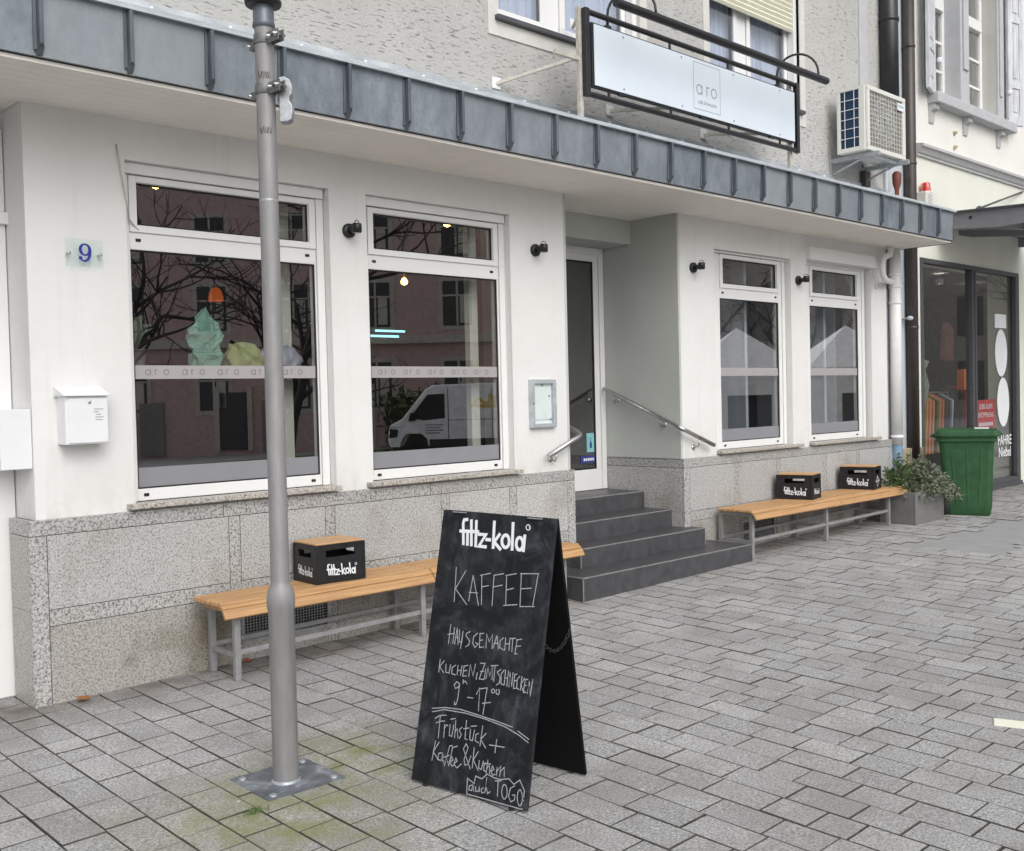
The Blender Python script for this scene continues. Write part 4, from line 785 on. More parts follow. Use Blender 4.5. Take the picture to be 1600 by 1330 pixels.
    b = MB(); b.add([(11.16, yf + .05, .30), (12.67, yf + .05, .30), (12.67, yf + .05, z1 - f), (11.16, yf + .05, z1 - f)], [(0, 1, 2, 3)]); b.add([(12.745, yf + .05, .24), (14.27, yf + .05, .24), (14.27, yf + .05, z1 - f), (12.745, yf + .05, z1 - f)], [(0, 1, 2, 3)]); b.build('shop_pane', 'glass_shop', s)
    fr = FRONT(yf + .04)
    b = MB(); b.add([(13.54, yf + .04, 2.44), (13.96, yf + .04, 2.44), (13.96, yf + .04, 2.64), (13.54, yf + .04, 2.64)], [(0, 1, 2, 3)]); b.disc(fr, 13.76, 2.075, .22, .345, 40); b.disc(fr, 13.82, 1.355, .22, .36, 40); b.build('shop_logo', 'white_print', s)
    for body, zz in (('FAHRE', .73), ('Niebel', .555)):
        o = text_mb(body, ((13.86, yf + .04, zz), XA, ZA, (0, -1, 0)), .20, .001, .003, sx=.86).build('shop_lettering', 'white_print', s, (12.5, .05, 0))
    b = MB(); b.add([(12.92, yf + .058, .97), (13.56, yf + .058, .97), (13.56, yf + .058, 1.40), (12.92, yf + .058, 1.40)], [(0, 1, 2, 3)]); p = b.build('red_poster', 'red_paint', s)
    for body, zz, sz in (('JUBILÄUMS', 1.27, .10), ('ERÖFFNUNG', 1.15, .10)): text_mb(body, ((13.24, yf + .057, zz), XA, ZA, (0, -1, 0)), sz, .0, .001, sx=.95).build('poster_lettering', 'white_print', s, (12.5, .05, 0))
    b = MB()
    for i in range(7): b.box(12.99 + i * .072, 13.035 + i * .072, yf + .055, yf + .0565, 1.025, 1.075)
    b.build('poster_lettering', 'white_print', s)
    b = MB(); b.box(11.0, 17, 4.2, 4.3, -.2, 3.4); b.box(11.0, 11.06, .5, 4.2, -.2, 3.4); b.box(16.9, 17, .5, 4.2, -.2, 3.4); b.build('shop_room_wall', 'room_shop', H); MB().box(11, 17, .5, 4.2, 3.26, 3.3).build('shop_ceiling', 'planter', H); MB().box(11, 17, .2, 4.2, .06, .1).build('shop_floor', 'asphalt', H)
    # steel awning with tie rod
    a = thing('steel_awning', 'flat violet grey steel awning over the shop of the cream house', 'awning', (12.5, -.6, 3.7))
    for x in (11.55, 14.4):
        b = MB(); b.prism([(y, 3.845), (-1.9, 3.775), (-1.9, 3.66), (-.75, 3.59), (y, 3.67)], 0, x, x + .045); b.build('side_beam', 'awning_grey', a, bevel=.003)
    b = MB(); b.bar((11.57, y - .02, 3.865), (11.57, -1.92, 3.795), .14, .018); b.build('edge_trim', 'anthracite', a)
    b = MB(); b.add([(11.6, y, 3.80), (14.4, y, 3.80), (14.4, -1.9, 3.74), (11.6, -1.9, 3.74)], [(0, 1, 2, 3)]); b.build('deck', 'awning_grey', a)
    b = MB(); b.prism([(y, 3.66), (-.1, 3.62), (-1.2, 3.50), (-1.2, 3.56), (-.1, 3.72), (y, 3.72)], 0, 12.3, 12.38); b.build('bracket_arm', 'awning_grey', a)
    MB().tube([(11.6, -.75, 3.69), (14.4, -.75, 3.69)], .04, 12).build('cross_tube', 'awning_grey', a); MB().lathe([(0, .004), (.02, .004), (.02, 0)], (11.549, -.42, 3.76), 12, (-1, 0, 0)).build('bolt', 'rubber', a)
    MB().tube([(11.58, -.50, 3.86), (14.6, y, 4.52)], .014, 8).build('tie_rod', 'anthracite', a); MB().prism([(11.5, 3.845), (11.72, 3.845), (11.66, 3.90), (11.60, 3.90)], 1, -.52, -.49).build('rod_lug', 'anthracite', a)
    t = thing('alarm_siren', 'cream alarm box with red beacon on the cream house', 'alarm', (11.14, 0, 3.9))
    b = MB(); b.box(10.98, 11.30, -.10, .049, 3.82, 4.085); b.build('box', 'ac_white', t, bevel=.01); MB().lathe([(.0, .125), (.045, .122), (.053, .112), (.064, .015), (.064, 0)], (11.13, -.03, 4.09), 20).build('beacon', 'red', t); MB().lathe([(.075, 0), (.075, .012), (.06, .014)], (11.13, -.03, 4.085), 20).build('beacon_base', 'paper', t)
    b = MB()
    for i in range(8): b.box(11.03, 11.16, -.104, -.1005, 3.86 + i * .026, 3.868 + i * .026)
    b.build('louvre', 'stone_grey', t)
neighbour()
def shop_interior():
    sp = None
    for i, (x, y, z) in enumerate(((12.2, .9, 3.02), (13.0, 1.1, 2.98), (13.45, 1.5, 2.92), (13.15, .7, 3.1), (15.0, 1.0, 2.9))):
        if sp is None:
            sp = thing('ceiling_spot', 'lit ceiling spot inside the shop of the cream house', 'spotlight', (x, y, z), 'lit ceiling spots in the neighbouring shop'); sp['_o'] = [0, 0, 0]
            MB().lathe([(.05, .08), (.055, 0), (.045, .01)], (0, 0, 0), 12).build('housing', 'white_metal', sp, (0, 0, 0)); MB().lathe([(0, .008), (.044, .0085)], (0, 0, 0), 12).build('bulb', 'spot_on', sp, (0, 0, 0))
        else: dup(sp, (x, y, z), sp['label'])
    t = thing('clothes_rail', 'clothes rail behind the left pane of the neighbouring shop', 'clothes rail', (12.0, .75, .1))
    MB().tube([(11.9, .75, .1), (11.9, .75, 1.52), (13.5, .75, 1.52), (13.5, .75, .1)], .018, 8).build('rail', 'steel', t)
    rnd = random.Random(9); mats = ['ochre_cloth', 'ochre_cloth', 'orange_cloth', 'ochre_cloth', 'dark_cloth', 'ochre_cloth', 'orange_cloth', 'dark_cloth', 'dark_cloth', 'white_cloth']
    for i in range(10):
        x = 12.25 + i * .105; b = MB(); w_ = .2
        b.prism([(.75 - .02, 1.50), (.75 - w_, 1.40), (.75 - w_ + .03, .65), (.75 + w_ - .03, .65), (.75 + w_, 1.40), (.75 + .02, 1.50)], 0, x, x + .05)
        tag(b.build('hanging_shirt', mats[i], None, (x, .75, 1.0)), {'ochre_cloth': 'ochre shirt on the rail in the neighbouring shop', 'orange_cloth': 'orange shirt on the rail in the neighbouring shop', 'dark_cloth': 'dark shirt on the rail in the neighbouring shop', 'white_cloth': 'white shirt at the right end of the rail in the shop'}[mats[i]], 'shirt', 'shirts on the rail in the neighbouring shop')
    for i, m_ in enumerate(('dark_cloth', 'red_paint', 'dark_cloth', 'white_cloth', 'dark_cloth', 'navy_cloth', 'dark_cloth')):
        x = 14.25 + i * .15; b = MB(); w_ = .24
        b.prism([(1.1 - .02, 1.62), (1.1 - w_, 1.50), (1.1 - w_ + .03, .55 + .1 * (i % 3)), (1.1 + w_ - .03, .55), (1.1 + w_, 1.50), (1.1 + .02, 1.62)], 0, x, x + .07); tag(b.build('hanging_coat', m_, None, (x, 1.1, 1.0)), {'dark_cloth': 'dark coat hanging in the row behind the right shop pane', 'red_paint': 'red coat hanging in the row behind the right shop pane', 'white_cloth': 'white coat hanging in the row behind the right shop pane', 'navy_cloth': 'navy coat hanging in the row behind the right shop pane'}[m_], 'coat', 'coats behind the right shop pane')
    t = thing('display_box', 'orange and ochre stacked shelf box inside the neighbouring shop', 'shelf', (12.35, 1.3, 1.5)); b = MB(); b.box(12.9, 13.6, 1.3, 1.6, 1.55, 1.95); b.build('goods', 'ochre_cloth', t); b = MB(); b.box(12.9, 13.7, 1.25, 1.65, 1.96, 2.30); b.build('case', 'dark_cloth', t); b = MB(); b.box(13.25, 13.5, .4, .5, 1.55, 1.85); b.build('goods', 'orange_cloth', t)
    b = MB(); b.lathe([(.03, 1.0), (.06, 1.15), (.16, 1.62), (.11, 1.83), (.16, 1.95), (.05, 2.0)], (11.78, .42, 0), 12); tag(b.build('hanging_dress', 'leaf_sage', None, (11.78, .42, 1.0)), 'patterned olive dress hanging in the left shop pane', 'dress')
    b = MB(); b.prism([(12.72, 2.0), (13.02, 1.97), (13.03, 2.42), (12.86, 2.52), (12.78, 2.42)], 1, .45, .52); tag(b.build('hanging_coat', 'rust', None, (12.7, .6, 2.0)), 'dark red coat hanging high by the shop mullion', 'coat')
    b = MB(); b.box(14.1, 14.6, .9, 1.3, .15, 1.2); b.box(14.2, 14.5, .7, .9, .15, .9); tag(b.build('shop_furniture', 'dark_cloth', None, (13.8, 1, .1)), 'dark chair behind the right shop pane', 'chair')
shop_interior()
# ---------------------------------------------------------------- lamp post
def lamp_post():
    x, y = .42, -1.915; z0 = gz(x, y); t = thing('lamp_post', 'grey galvanized lamp post on a square steel base plate', 'lamp post', (x, y, z0))
    b = MB(); zp = z0 + .004; b.add([(px, py, gz(px, py) + e) for e in (-.01, .004) for px, py in ((.245, -2.06), (.628, -2.085), (.628, -1.737), (.243, -1.72))], [(4, 5, 6, 7), (0, 1, 5, 4), (1, 2, 6, 5), (2, 3, 7, 6), (3, 0, 4, 7)]); pl = b.build('base_plate', 'plate', t)
    for px, py in ((.285, -2.03), (.59, -2.045), (.59, -1.78), (.285, -1.765)): MB().lathe([(.0, .010), (.010, .010), (.014, .006), (.018, .005), (.018, .0)], (px, py, gz(px, py) + .004), 12).build('bolt', 'galv', pl)
    MB().lathe([(.066, 0), (.064, .008), (.059, .012)], (x, y, z0 + .002), 28).build('weld_collar', 'galv', t)
    MB().lathe([(.0578, .0), (.0578, .70 - z0 - .03), (.0625, .70 - z0 - .02), (.063, .725 - z0), (.057, .76 - z0), (.044, .785 - z0), (.0418, .80 - z0), (.0418, 3.28 - z0)], (x, y, z0), 32).build('pole', 'pole', t)
    MB().lathe([(.0418, 1.02), (.0424, 1.022), (.0424, 1.028), (.0418, 1.03)], (x, y, 1.47), 32).build('weld_seam', 'galv', t)
    MB().lathe([(.0420, 3.255), (.049, 3.26), (.049, 3.275), (.046, 3.29), (.046, 3.50), (.03, 3.52)], (x, y, 0), 28).build('sleeve', 'sleeve', t)
    MB().lathe([(.03, 3.352), (.078, 3.356), (.082, 3.372), (.046, 3.39)], (x, y, 0), 24).build('flange', 'black_metal', t)
    MB().tube([(x, y, 3.5), (x, y, 4.3)], .03, 16).build('mast', 'pole', t); MB().lathe([(.03, 4.3), (.09, 4.33), (.16, 4.55), (.30, 4.60), (.30, 4.63), (.05, 4.75), (0, 4.76)], (x, y, 0), 24).build('lantern', 'sleeve', t)
    c = Vector((x, y, 0)); R2 = Vector((.7212, -.6923, 0)).normalized(); F2 = Vector((.6922, .7212, 0)).normalized()
    for i, z in enumerate((3.205, 2.985)):
        b = MB(); b.lathe([(.0425, -.022), (.0465, -.022), (.0465, .022), (.0425, .022)], c + Vector((0, 0, z)), 28)
        d = (R2 * .75 - F2 * .66).normalized(); n = Vector((-d.y, d.x, 0))
        b.obox(c + d * .085 + n * -.016 + Vector((0, 0, z - .004)), d, n, ZA, .085, .005, .05); b.obox(c + d * .085 + n * .012 + Vector((0, 0, z - .004)), d, n, ZA, .085, .005, .05)
        b.obox(c - d * .068 + Vector((0, 0, z - .012)), d, n, ZA, .05, .03, .035)
        cl = b.build('clamp', 'dark_galv', t, bevel=.002)
        b = MB()
        for k in (.06, .11): b.tube([c + d * k - n * .035 + Vector((0, 0, z)), c + d * k + n * .03 + Vector((0, 0, z))], .006, 8); b.tube([c + d * k - n * .022 + Vector((0, 0, z)), c + d * k - n * .016 + Vector((0, 0, z))], .012, 6)
        b.tube([c - d * .088 + Vector((0, 0, z - .012)) - n * .03, c - d * .088 + Vector((0, 0, z - .012)) + n * .03], .006, 8); b.build('bolt', 'steel', cl)
        b = MB(); b.disc((c + d * .085 - n * .0190 + Vector((0, 0, z)), d, ZA, -n), 0, 0, .007, .007, 10); b.build('hole', 'rubber', cl)
    cc = c + R2 * .088 - F2 * .01
    b = MB(); sil = [(-.022, 2.835), (.012, 2.835), (.030, 2.845), (.036, 2.875), (.034, 2.91), (.022, 2.928), (.022, 2.940), (.034, 2.955), (.036, 2.985), (.026, 3.02), (.0, 3.035), (-.022, 3.03)]
    vs = [cc + R2 * u + F2 * e + Vector((0, 0, v)) for e in (-.028, .028) for u, v in sil]; n_ = len(sil)
    b.add(vs, [list(range(n_)), list(range(2 * n_ - 1, n_ - 1, -1))] + [(i, i + n_, (i + 1) % n_ + n_, (i + 1) % n_) for i in range(n_)])
    b.build('banner_holder', 'galv', t, bevel=.004)
    # faint brown scribbles
    f0 = -F2 * .9 + R2 * .1; f0.normalize(); u0 = Vector((-f0.y, f0.x, 0)); u0 = u0 if u0.dot(R2) > 0 else -u0
    def scr(z):
        b = MB(); rnd = random.Random(int(z * 10)); pts = []
        for i in range(26):
            a = -.6 + 1.25 * i / 25 + rnd.uniform(-.08, .08); a += math.atan2(f0.y, f0.x); pts.append(c + Vector((math.cos(a) * .0425, math.sin(a) * .0425, z + .016 * math.sin(i * 1.7) + rnd.uniform(-.004, .004))))
        b.tube(pts, .0011, 4); b.build('scribble', 'scribble', t)
    scr(3.04); scr(2.80)
lamp_post()

# ---------------------------------------------------------------- chalkboard A-frame
CHALK=[[(0.114,0.971),(0.125,0.815)],[(0.171,0.961),(0.123,0.873)],[(0.122,0.876),(0.198,0.811)],[(0.215,0.944),(0.206,0.828)],[(0.215,0.944),(0.263,0.816)],[(0.202,0.867),(0.251,0.869)],[(0.263,0.949),(0.279,0.821)],[(0.255,0.948),(0.310,0.963)],[(0.268,0.898),(0.307,0.908)],[(0.330,0.956),(0.337,0.822)],[(0.330,0.956),(0.381,0.968)],[(0.335,0.905),(0.380,0.918)],[(0.398,0.963),(0.410,0.833)],[(0.393,0.961),(0.449,0.975)],[(0.405,0.899),(0.442,0.911)],[(0.399,0.831),(0.470,0.843)],[(0.475,0.976),(0.486,0.836)],[(0.471,0.977),(0.566,0.986)],[(0.479,0.912),(0.536,0.921)],[(0.486,0.836),(0.560,0.845)],[(0.563,0.986),(0.552,0.850)],[(0.121,0.714),(0.120,0.629)],[(0.111,0.667),(0.148,0.678)],[(0.144,0.702),(0.145,0.632)],[(0.160,0.701),(0.155,0.631)],[(0.160,0.701),(0.175,0.631)],[(0.155,0.658),(0.171,0.663)],[(0.174,0.697),(0.180,0.643),(0.194,0.645),(0.194,0.693)],[(0.194,0.693),(0.191,0.615)],[(0.234,0.696),(0.216,0.687),(0.214,0.675),(0.236,0.657),(0.235,0.639),(0.218,0.627)],[(0.276,0.695),(0.256,0.677),(0.255,0.648),(0.270,0.632),(0.285,0.649),(0.271,0.653)],[(0.289,0.697),(0.294,0.635)],[(0.288,0.694),(0.310,0.699)],[(0.291,0.664),(0.308,0.670)],[(0.294,0.635),(0.318,0.641)],[(0.330,0.637),(0.325,0.698),(0.344,0.666),(0.358,0.700),(0.363,0.639)],[(0.381,0.697),(0.368,0.642)],[(0.381,0.697),(0.398,0.641)],[(0.371,0.663),(0.392,0.666)],[(0.418,0.693),(0.402,0.679),(0.402,0.650),(0.425,0.642)],[(0.429,0.695),(0.431,0.642)],[(0.430,0.668),(0.452,0.673)],[(0.452,0.698),(0.453,0.643)],[(0.456,0.695),(0.480,0.700)],[(0.467,0.697),(0.469,0.641)],[(0.490,0.697),(0.486,0.634)],[(0.487,0.694),(0.514,0.700)],[(0.489,0.666),(0.512,0.672)],[(0.484,0.634),(0.498,0.636)],[(0.084,0.554),(0.084,0.496)],[(0.108,0.551),(0.086,0.521)],[(0.085,0.522),(0.113,0.498)],[(0.120,0.538),(0.124,0.502),(0.143,0.502),(0.146,0.539)],[(0.174,0.540),(0.157,0.528),(0.158,0.501),(0.179,0.499)],[(0.188,0.542),(0.189,0.500)],[(0.188,0.518),(0.208,0.523)],[(0.210,0.545),(0.208,0.500)],[(0.222,0.544),(0.221,0.499)],[(0.220,0.542),(0.242,0.550)],[(0.222,0.521),(0.240,0.528)],[(0.221,0.499),(0.241,0.504)],[(0.255,0.504),(0.255,0.555),(0.278,0.508),(0.283,0.562)],[(0.298,0.526),(0.296,0.496)],[(0.309,0.569),(0.335,0.572),(0.312,0.502),(0.338,0.503)],[(0.314,0.534),(0.333,0.538)],[(0.342,0.550),(0.339,0.506)],[(0.348,0.507),(0.353,0.558),(0.366,0.524),(0.377,0.567),(0.381,0.509)],[(0.367,0.566),(0.405,0.574)],[(0.389,0.570),(0.391,0.502)],[(0.422,0.559),(0.405,0.545),(0.423,0.525),(0.422,0.501),(0.406,0.490)],[(0.440,0.559),(0.426,0.540),(0.430,0.500),(0.445,0.496)],[(0.447,0.560),(0.448,0.497)],[(0.448,0.526),(0.462,0.528)],[(0.463,0.559),(0.462,0.493)],[(0.474,0.492),(0.471,0.555),(0.488,0.495),(0.487,0.555)],[(0.497,0.550),(0.498,0.490)],[(0.497,0.549),(0.509,0.552)],[(0.497,0.522),(0.509,0.525)],[(0.498,0.490),(0.510,0.493)],[(0.524,0.546),(0.512,0.530),(0.515,0.493),(0.526,0.491)],[(0.535,0.545),(0.534,0.488)],[(0.549,0.541),(0.533,0.513),(0.550,0.485)],[(0.553,0.536),(0.551,0.482)],[(0.553,0.536),(0.567,0.539)],[(0.552,0.510),(0.563,0.514)],[(0.551,0.482),(0.564,0.485)],[(0.571,0.480),(0.575,0.534),(0.587,0.471),(0.591,0.542)],[(0.207,0.465),(0.191,0.471),(0.179,0.454),(0.189,0.441),(0.205,0.450),(0.209,0.468),(0.208,0.400),(0.202,0.375),(0.194,0.371),(0.192,0.384)],[(0.226,0.485),(0.228,0.468)],[(0.229,0.475),(0.239,0.481),(0.249,0.470)],[(0.260,0.414),(0.290,0.416)],[(0.306,0.434),(0.321,0.465),(0.327,0.367)],[(0.325,0.461),(0.360,0.471),(0.353,0.355)],[(0.343,0.402),(0.386,0.413)],[(0.402,0.464),(0.401,0.458),(0.397,0.455),(0.392,0.454),(0.387,0.456),(0.385,0.461),(0.386,0.466),(0.390,0.470),(0.395,0.471),(0.400,0.468),(0.402,0.464)],[(0.421,0.474),(0.426,0.469),(0.427,0.462),(0.425,0.455),(0.420,0.452),(0.414,0.454),(0.409,0.459),(0.409,0.466),(0.412,0.472)],[(0.071,0.335),(0.147,0.351),(0.231,0.357),(0.330,0.350),(0.426,0.342),(0.513,0.332)],[(0.073,0.320),(0.141,0.341),(0.255,0.346),(0.368,0.340),(0.479,0.326),(0.552,0.305),(0.602,0.284)],[(0.543,0.321),(0.602,0.298)],[(0.093,0.295),(0.122,0.313),(0.156,0.319)],[(0.102,0.277),(0.133,0.290),(0.150,0.293)],[(0.122,0.311),(0.125,0.215)],[(0.152,0.279),(0.155,0.223)],[(0.153,0.261),(0.162,0.279),(0.172,0.276)],[(0.182,0.284),(0.184,0.237),(0.199,0.236),(0.203,0.285)],[(0.181,0.306),(0.208,0.314)],[(0.211,0.306),(0.215,0.232)],[(0.214,0.257),(0.223,0.274),(0.234,0.235)],[(0.249,0.284),(0.235,0.270),(0.250,0.253),(0.241,0.234)],[(0.269,0.317),(0.272,0.239),(0.284,0.238)],[(0.258,0.279),(0.288,0.288)],[(0.296,0.284),(0.298,0.241),(0.313,0.238),(0.318,0.285)],[(0.296,0.296),(0.327,0.304)],[(0.342,0.275),(0.328,0.267),(0.328,0.241),(0.347,0.236)],[(0.359,0.310),(0.356,0.224)],[(0.381,0.282),(0.356,0.252),(0.388,0.221)],[(0.404,0.238),(0.483,0.243)],[(0.440,0.268),(0.438,0.211)],[(0.112,0.201),(0.104,0.114)],[(0.133,0.199),(0.106,0.152),(0.142,0.123)],[(0.158,0.157),(0.139,0.153),(0.135,0.126),(0.155,0.124),(0.162,0.154),(0.164,0.122)],[(0.209,0.198),(0.193,0.193),(0.178,0.105),(0.170,0.127)],[(0.168,0.140),(0.196,0.155)],[(0.236,0.201),(0.210,0.190),(0.201,0.110),(0.192,0.129)],[(0.208,0.129),(0.221,0.140),(0.212,0.153),(0.204,0.128),(0.218,0.113),(0.228,0.118)],[(0.231,0.128),(0.244,0.139),(0.235,0.151),(0.228,0.124),(0.245,0.110),(0.268,0.132)],[(0.318,0.120),(0.280,0.180),(0.270,0.196),(0.281,0.220),(0.294,0.206),(0.280,0.152),(0.287,0.130),(0.304,0.139),(0.314,0.175)],[(0.327,0.212),(0.328,0.127)],[(0.351,0.200),(0.329,0.161),(0.362,0.122)],[(0.361,0.165),(0.362,0.134),(0.377,0.130),(0.383,0.167)],[(0.397,0.161),(0.388,0.150),(0.390,0.129),(0.402,0.128)],[(0.406,0.176),(0.404,0.119)],[(0.383,0.158),(0.422,0.162)],[(0.404,0.139),(0.417,0.155),(0.422,0.122)],[(0.428,0.133),(0.443,0.144),(0.434,0.157),(0.426,0.135),(0.439,0.118),(0.450,0.126)],[(0.458,0.156),(0.457,0.122)],[(0.457,0.136),(0.476,0.165),(0.476,0.123)],[(0.475,0.140),(0.494,0.163),(0.499,0.125)],[(0.314,0.011),(0.309,0.080),(0.348,0.066),(0.351,0.098),(0.385,0.093),(0.410,0.118),(0.451,0.110),(0.479,0.110),(0.524,0.122),(0.551,0.105),(0.579,0.128),(0.608,0.090)],[(0.316,0.011),(0.322,-0.005),(0.351,-0.001),(0.367,0.011),(0.384,-0.005),(0.409,0.000),(0.422,0.006),(0.451,0.009),(0.467,-0.006),(0.494,0.002),(0.517,-0.006),(0.544,-0.003),(0.564,0.007),(0.579,-0.003),(0.596,-0.004),(0.607,0.017)],[(0.342,0.059),(0.324,0.052),(0.323,0.035),(0.338,0.035),(0.344,0.057),(0.349,0.035)],[(0.357,0.056),(0.360,0.037),(0.374,0.040),(0.377,0.061),(0.381,0.039)],[(0.397,0.059),(0.387,0.049),(0.393,0.036),(0.403,0.041)],[(0.410,0.104),(0.407,0.039),(0.414,0.063),(0.423,0.040),(0.435,0.051)],[(0.454,0.099),(0.486,0.106)],[(0.470,0.101),(0.475,0.040)],[(0.522,0.069),(0.522,0.051),(0.516,0.039),(0.508,0.037),(0.499,0.046),(0.494,0.063),(0.495,0.081),(0.500,0.093),(0.509,0.095),(0.517,0.086),(0.522,0.069)],[(0.558,0.101),(0.536,0.086),(0.531,0.052),(0.546,0.033),(0.563,0.045),(0.562,0.064),(0.548,0.061)],[(0.601,0.061),(0.601,0.042),(0.596,0.029),(0.588,0.027),(0.580,0.038),(0.575,0.056),(0.575,0.075),(0.580,0.088),(0.588,0.090),(0.596,0.079),(0.601,0.061)],[(0.607,0.090),(0.607,0.065)],[(0.607,0.054),(0.607,0.051)]]
LOGO=[[(0.139,1.079),(0.124,1.174),(0.128,1.190),(0.146,1.192)],[(0.112,1.137),(0.216,1.141)],[(0.162,1.078),(0.155,1.136)],[(0.169,1.190),(0.185,1.077)],[(0.198,1.189),(0.210,1.075)],[(0.218,1.130),(0.260,1.131),(0.228,1.077),(0.268,1.077)],[(0.265,1.110),(0.288,1.110)],[(0.299,1.193),(0.308,1.076)],[(0.336,1.139),(0.310,1.102),(0.349,1.073)],[(0.392,1.112),(0.392,1.101),(0.389,1.092),(0.383,1.086),(0.376,1.083),(0.368,1.084),(0.361,1.090),(0.355,1.098),(0.352,1.109),(0.352,1.119),(0.356,1.129),(0.361,1.135),(0.369,1.138),(0.377,1.137),(0.384,1.131),(0.389,1.122),(0.392,1.112)],[(0.402,1.194),(0.412,1.077)],[(0.467,1.107),(0.467,1.097),(0.464,1.088),(0.459,1.081),(0.453,1.079),(0.445,1.080),(0.439,1.085),(0.433,1.094),(0.431,1.104),(0.431,1.115),(0.433,1.124),(0.439,1.131),(0.445,1.133),(0.453,1.132),(0.459,1.126),(0.464,1.118),(0.467,1.107)],[(0.472,1.144),(0.473,1.076)]]
LOGO_REG=[[(0.496,1.181),(0.495,1.174),(0.490,1.170),(0.483,1.169),(0.477,1.173),(0.473,1.180),(0.475,1.187),(0.480,1.192),(0.487,1.192),(0.493,1.188),(0.496,1.181)]]
LOGO_TILT = (1.1345 - 1.118) / .33
LOGO_Y0 = 1.085

CHALK = [[(u_, max(v_, .016)) for u_, v_ in st_] for st_ in CHALK]
def a_board():
    A = Vector((.803, -2.335, -.114)); B_ = Vector((.92, -2.951, -.127)); e = (B_ - A); W = e.length; e.normalize(); nh = Vector((-e.y, e.x, 0)).normalized()
    if nh.x < 0: nh = -nh
    TL = A + nh * .28; TR = B_ + nh * .28; TL.z = TR.z = 1.075
    vd = ((TL + TR - A - B_) / 2); Hh = vd.length; vd.normalize(); n = e.cross(vd).normalized()
    if n.dot(nh) > 0: n = -n                                # outwards, towards the viewer
    t = thing('chalkboard_sign', 'black A-frame chalkboard with handwritten menu on the pavement', 'chalkboard', (1.0, -2.6, gz(1, -2.6)))
    th = .016; b = MB(); c = A + e * (W / 2) + vd * (Hh / 2 + .006) - n * (th / 2); b.obox(c, e, vd, n, W, Hh - .012, th); p = b.build('front_panel', 'board', t, bevel=.002)
    fr = (A, e, vd, n)
    MB().ribbon(CHALK, fr, .0040, .0004, 3e-6).build('chalk_writing', 'chalk', p)
    MB().ribbon(LOGO, fr, .0148, .0004, 2e-5).build('logo', 'white_print', p); MB().ribbon(LOGO_REG, fr, .004, .0005).build('logo', 'white_print', p)
    text_mb('R', ((A + e * .494 + vd * 1.1765), e, vd, n), .017, .0005, .0004).build('logo_mark', 'white_print', p, (1.0, -2.6, gz(1, -2.6)))
    # back panel
    top = (TL + TR) / 2; bo = nh * .48; Bl = A + bo; Br = B_ + bo; Bl.z = gz(Bl.x, Bl.y); Br.z = gz(Br.x, Br.y)
    v2 = ((TL + TR) / 2 + nh * .012 - (Bl + Br) / 2); H2 = v2.length; v2.normalize(); e2 = (Br - Bl).normalized(); n2 = e2.cross(v2).normalized()
    c = (Bl + Br) / 2 + v2 * (H2 / 2 + .004); MB().obox(c, e2, v2, n2, W, H2 - .012, th).build('back_panel', 'board_black', t, bevel=.002)
    for k in (.10, .52):
        q = TL + e * k + Vector((0, 0, .002)); MB().obox(q + nh * .004, e, nh, ZA, .075, .034, .004).build('hinge', 'galv', t)
        MB().tube([q - e * .035, q + e * .035], .006, 8).build('hinge_pin', 'black_metal', t)
    for P_, k, d in ((A, .08, e), (B_, -.08, e), (Bl, .08, e2), (Br, -.08, e2)):
        b = MB(); b.lathe([(.012, -.004), (.012, .016)], P_ + d * k + Vector((0, 0, .0)) - n * (.008 if P_ in (A, B_) else 0), 10); b.build('rubber_foot', 'rubber', t)
    # chain between the two legs on the street side
    s = A + e * (W - .006) + vd * .69 - n * .012; r = Br - e2 * .006 + v2 * .70; N = 13; pts = []
    for i in range(N + 1): u = i / N; q = s.lerp(r, u); q = q + e * .006; q.z -= .055 * 4 * u * (1 - u); pts.append(q)
    b = MB()
    for i in range(N):
        a, c = pts[i], pts[i + 1]; d = (c - a); L = d.length * .64; m = (a + c) / 2; d.normalize(); sd = (e if i % 2 else d.cross(e)).normalized()
        b.tube([m + d * (L * math.cos(rad(k))) + sd * (.0075 * math.sin(rad(k))) for k in range(0, 361, 30)], .0021, 5, False)
    b.build('chain', 'black_metal', t)
a_board()

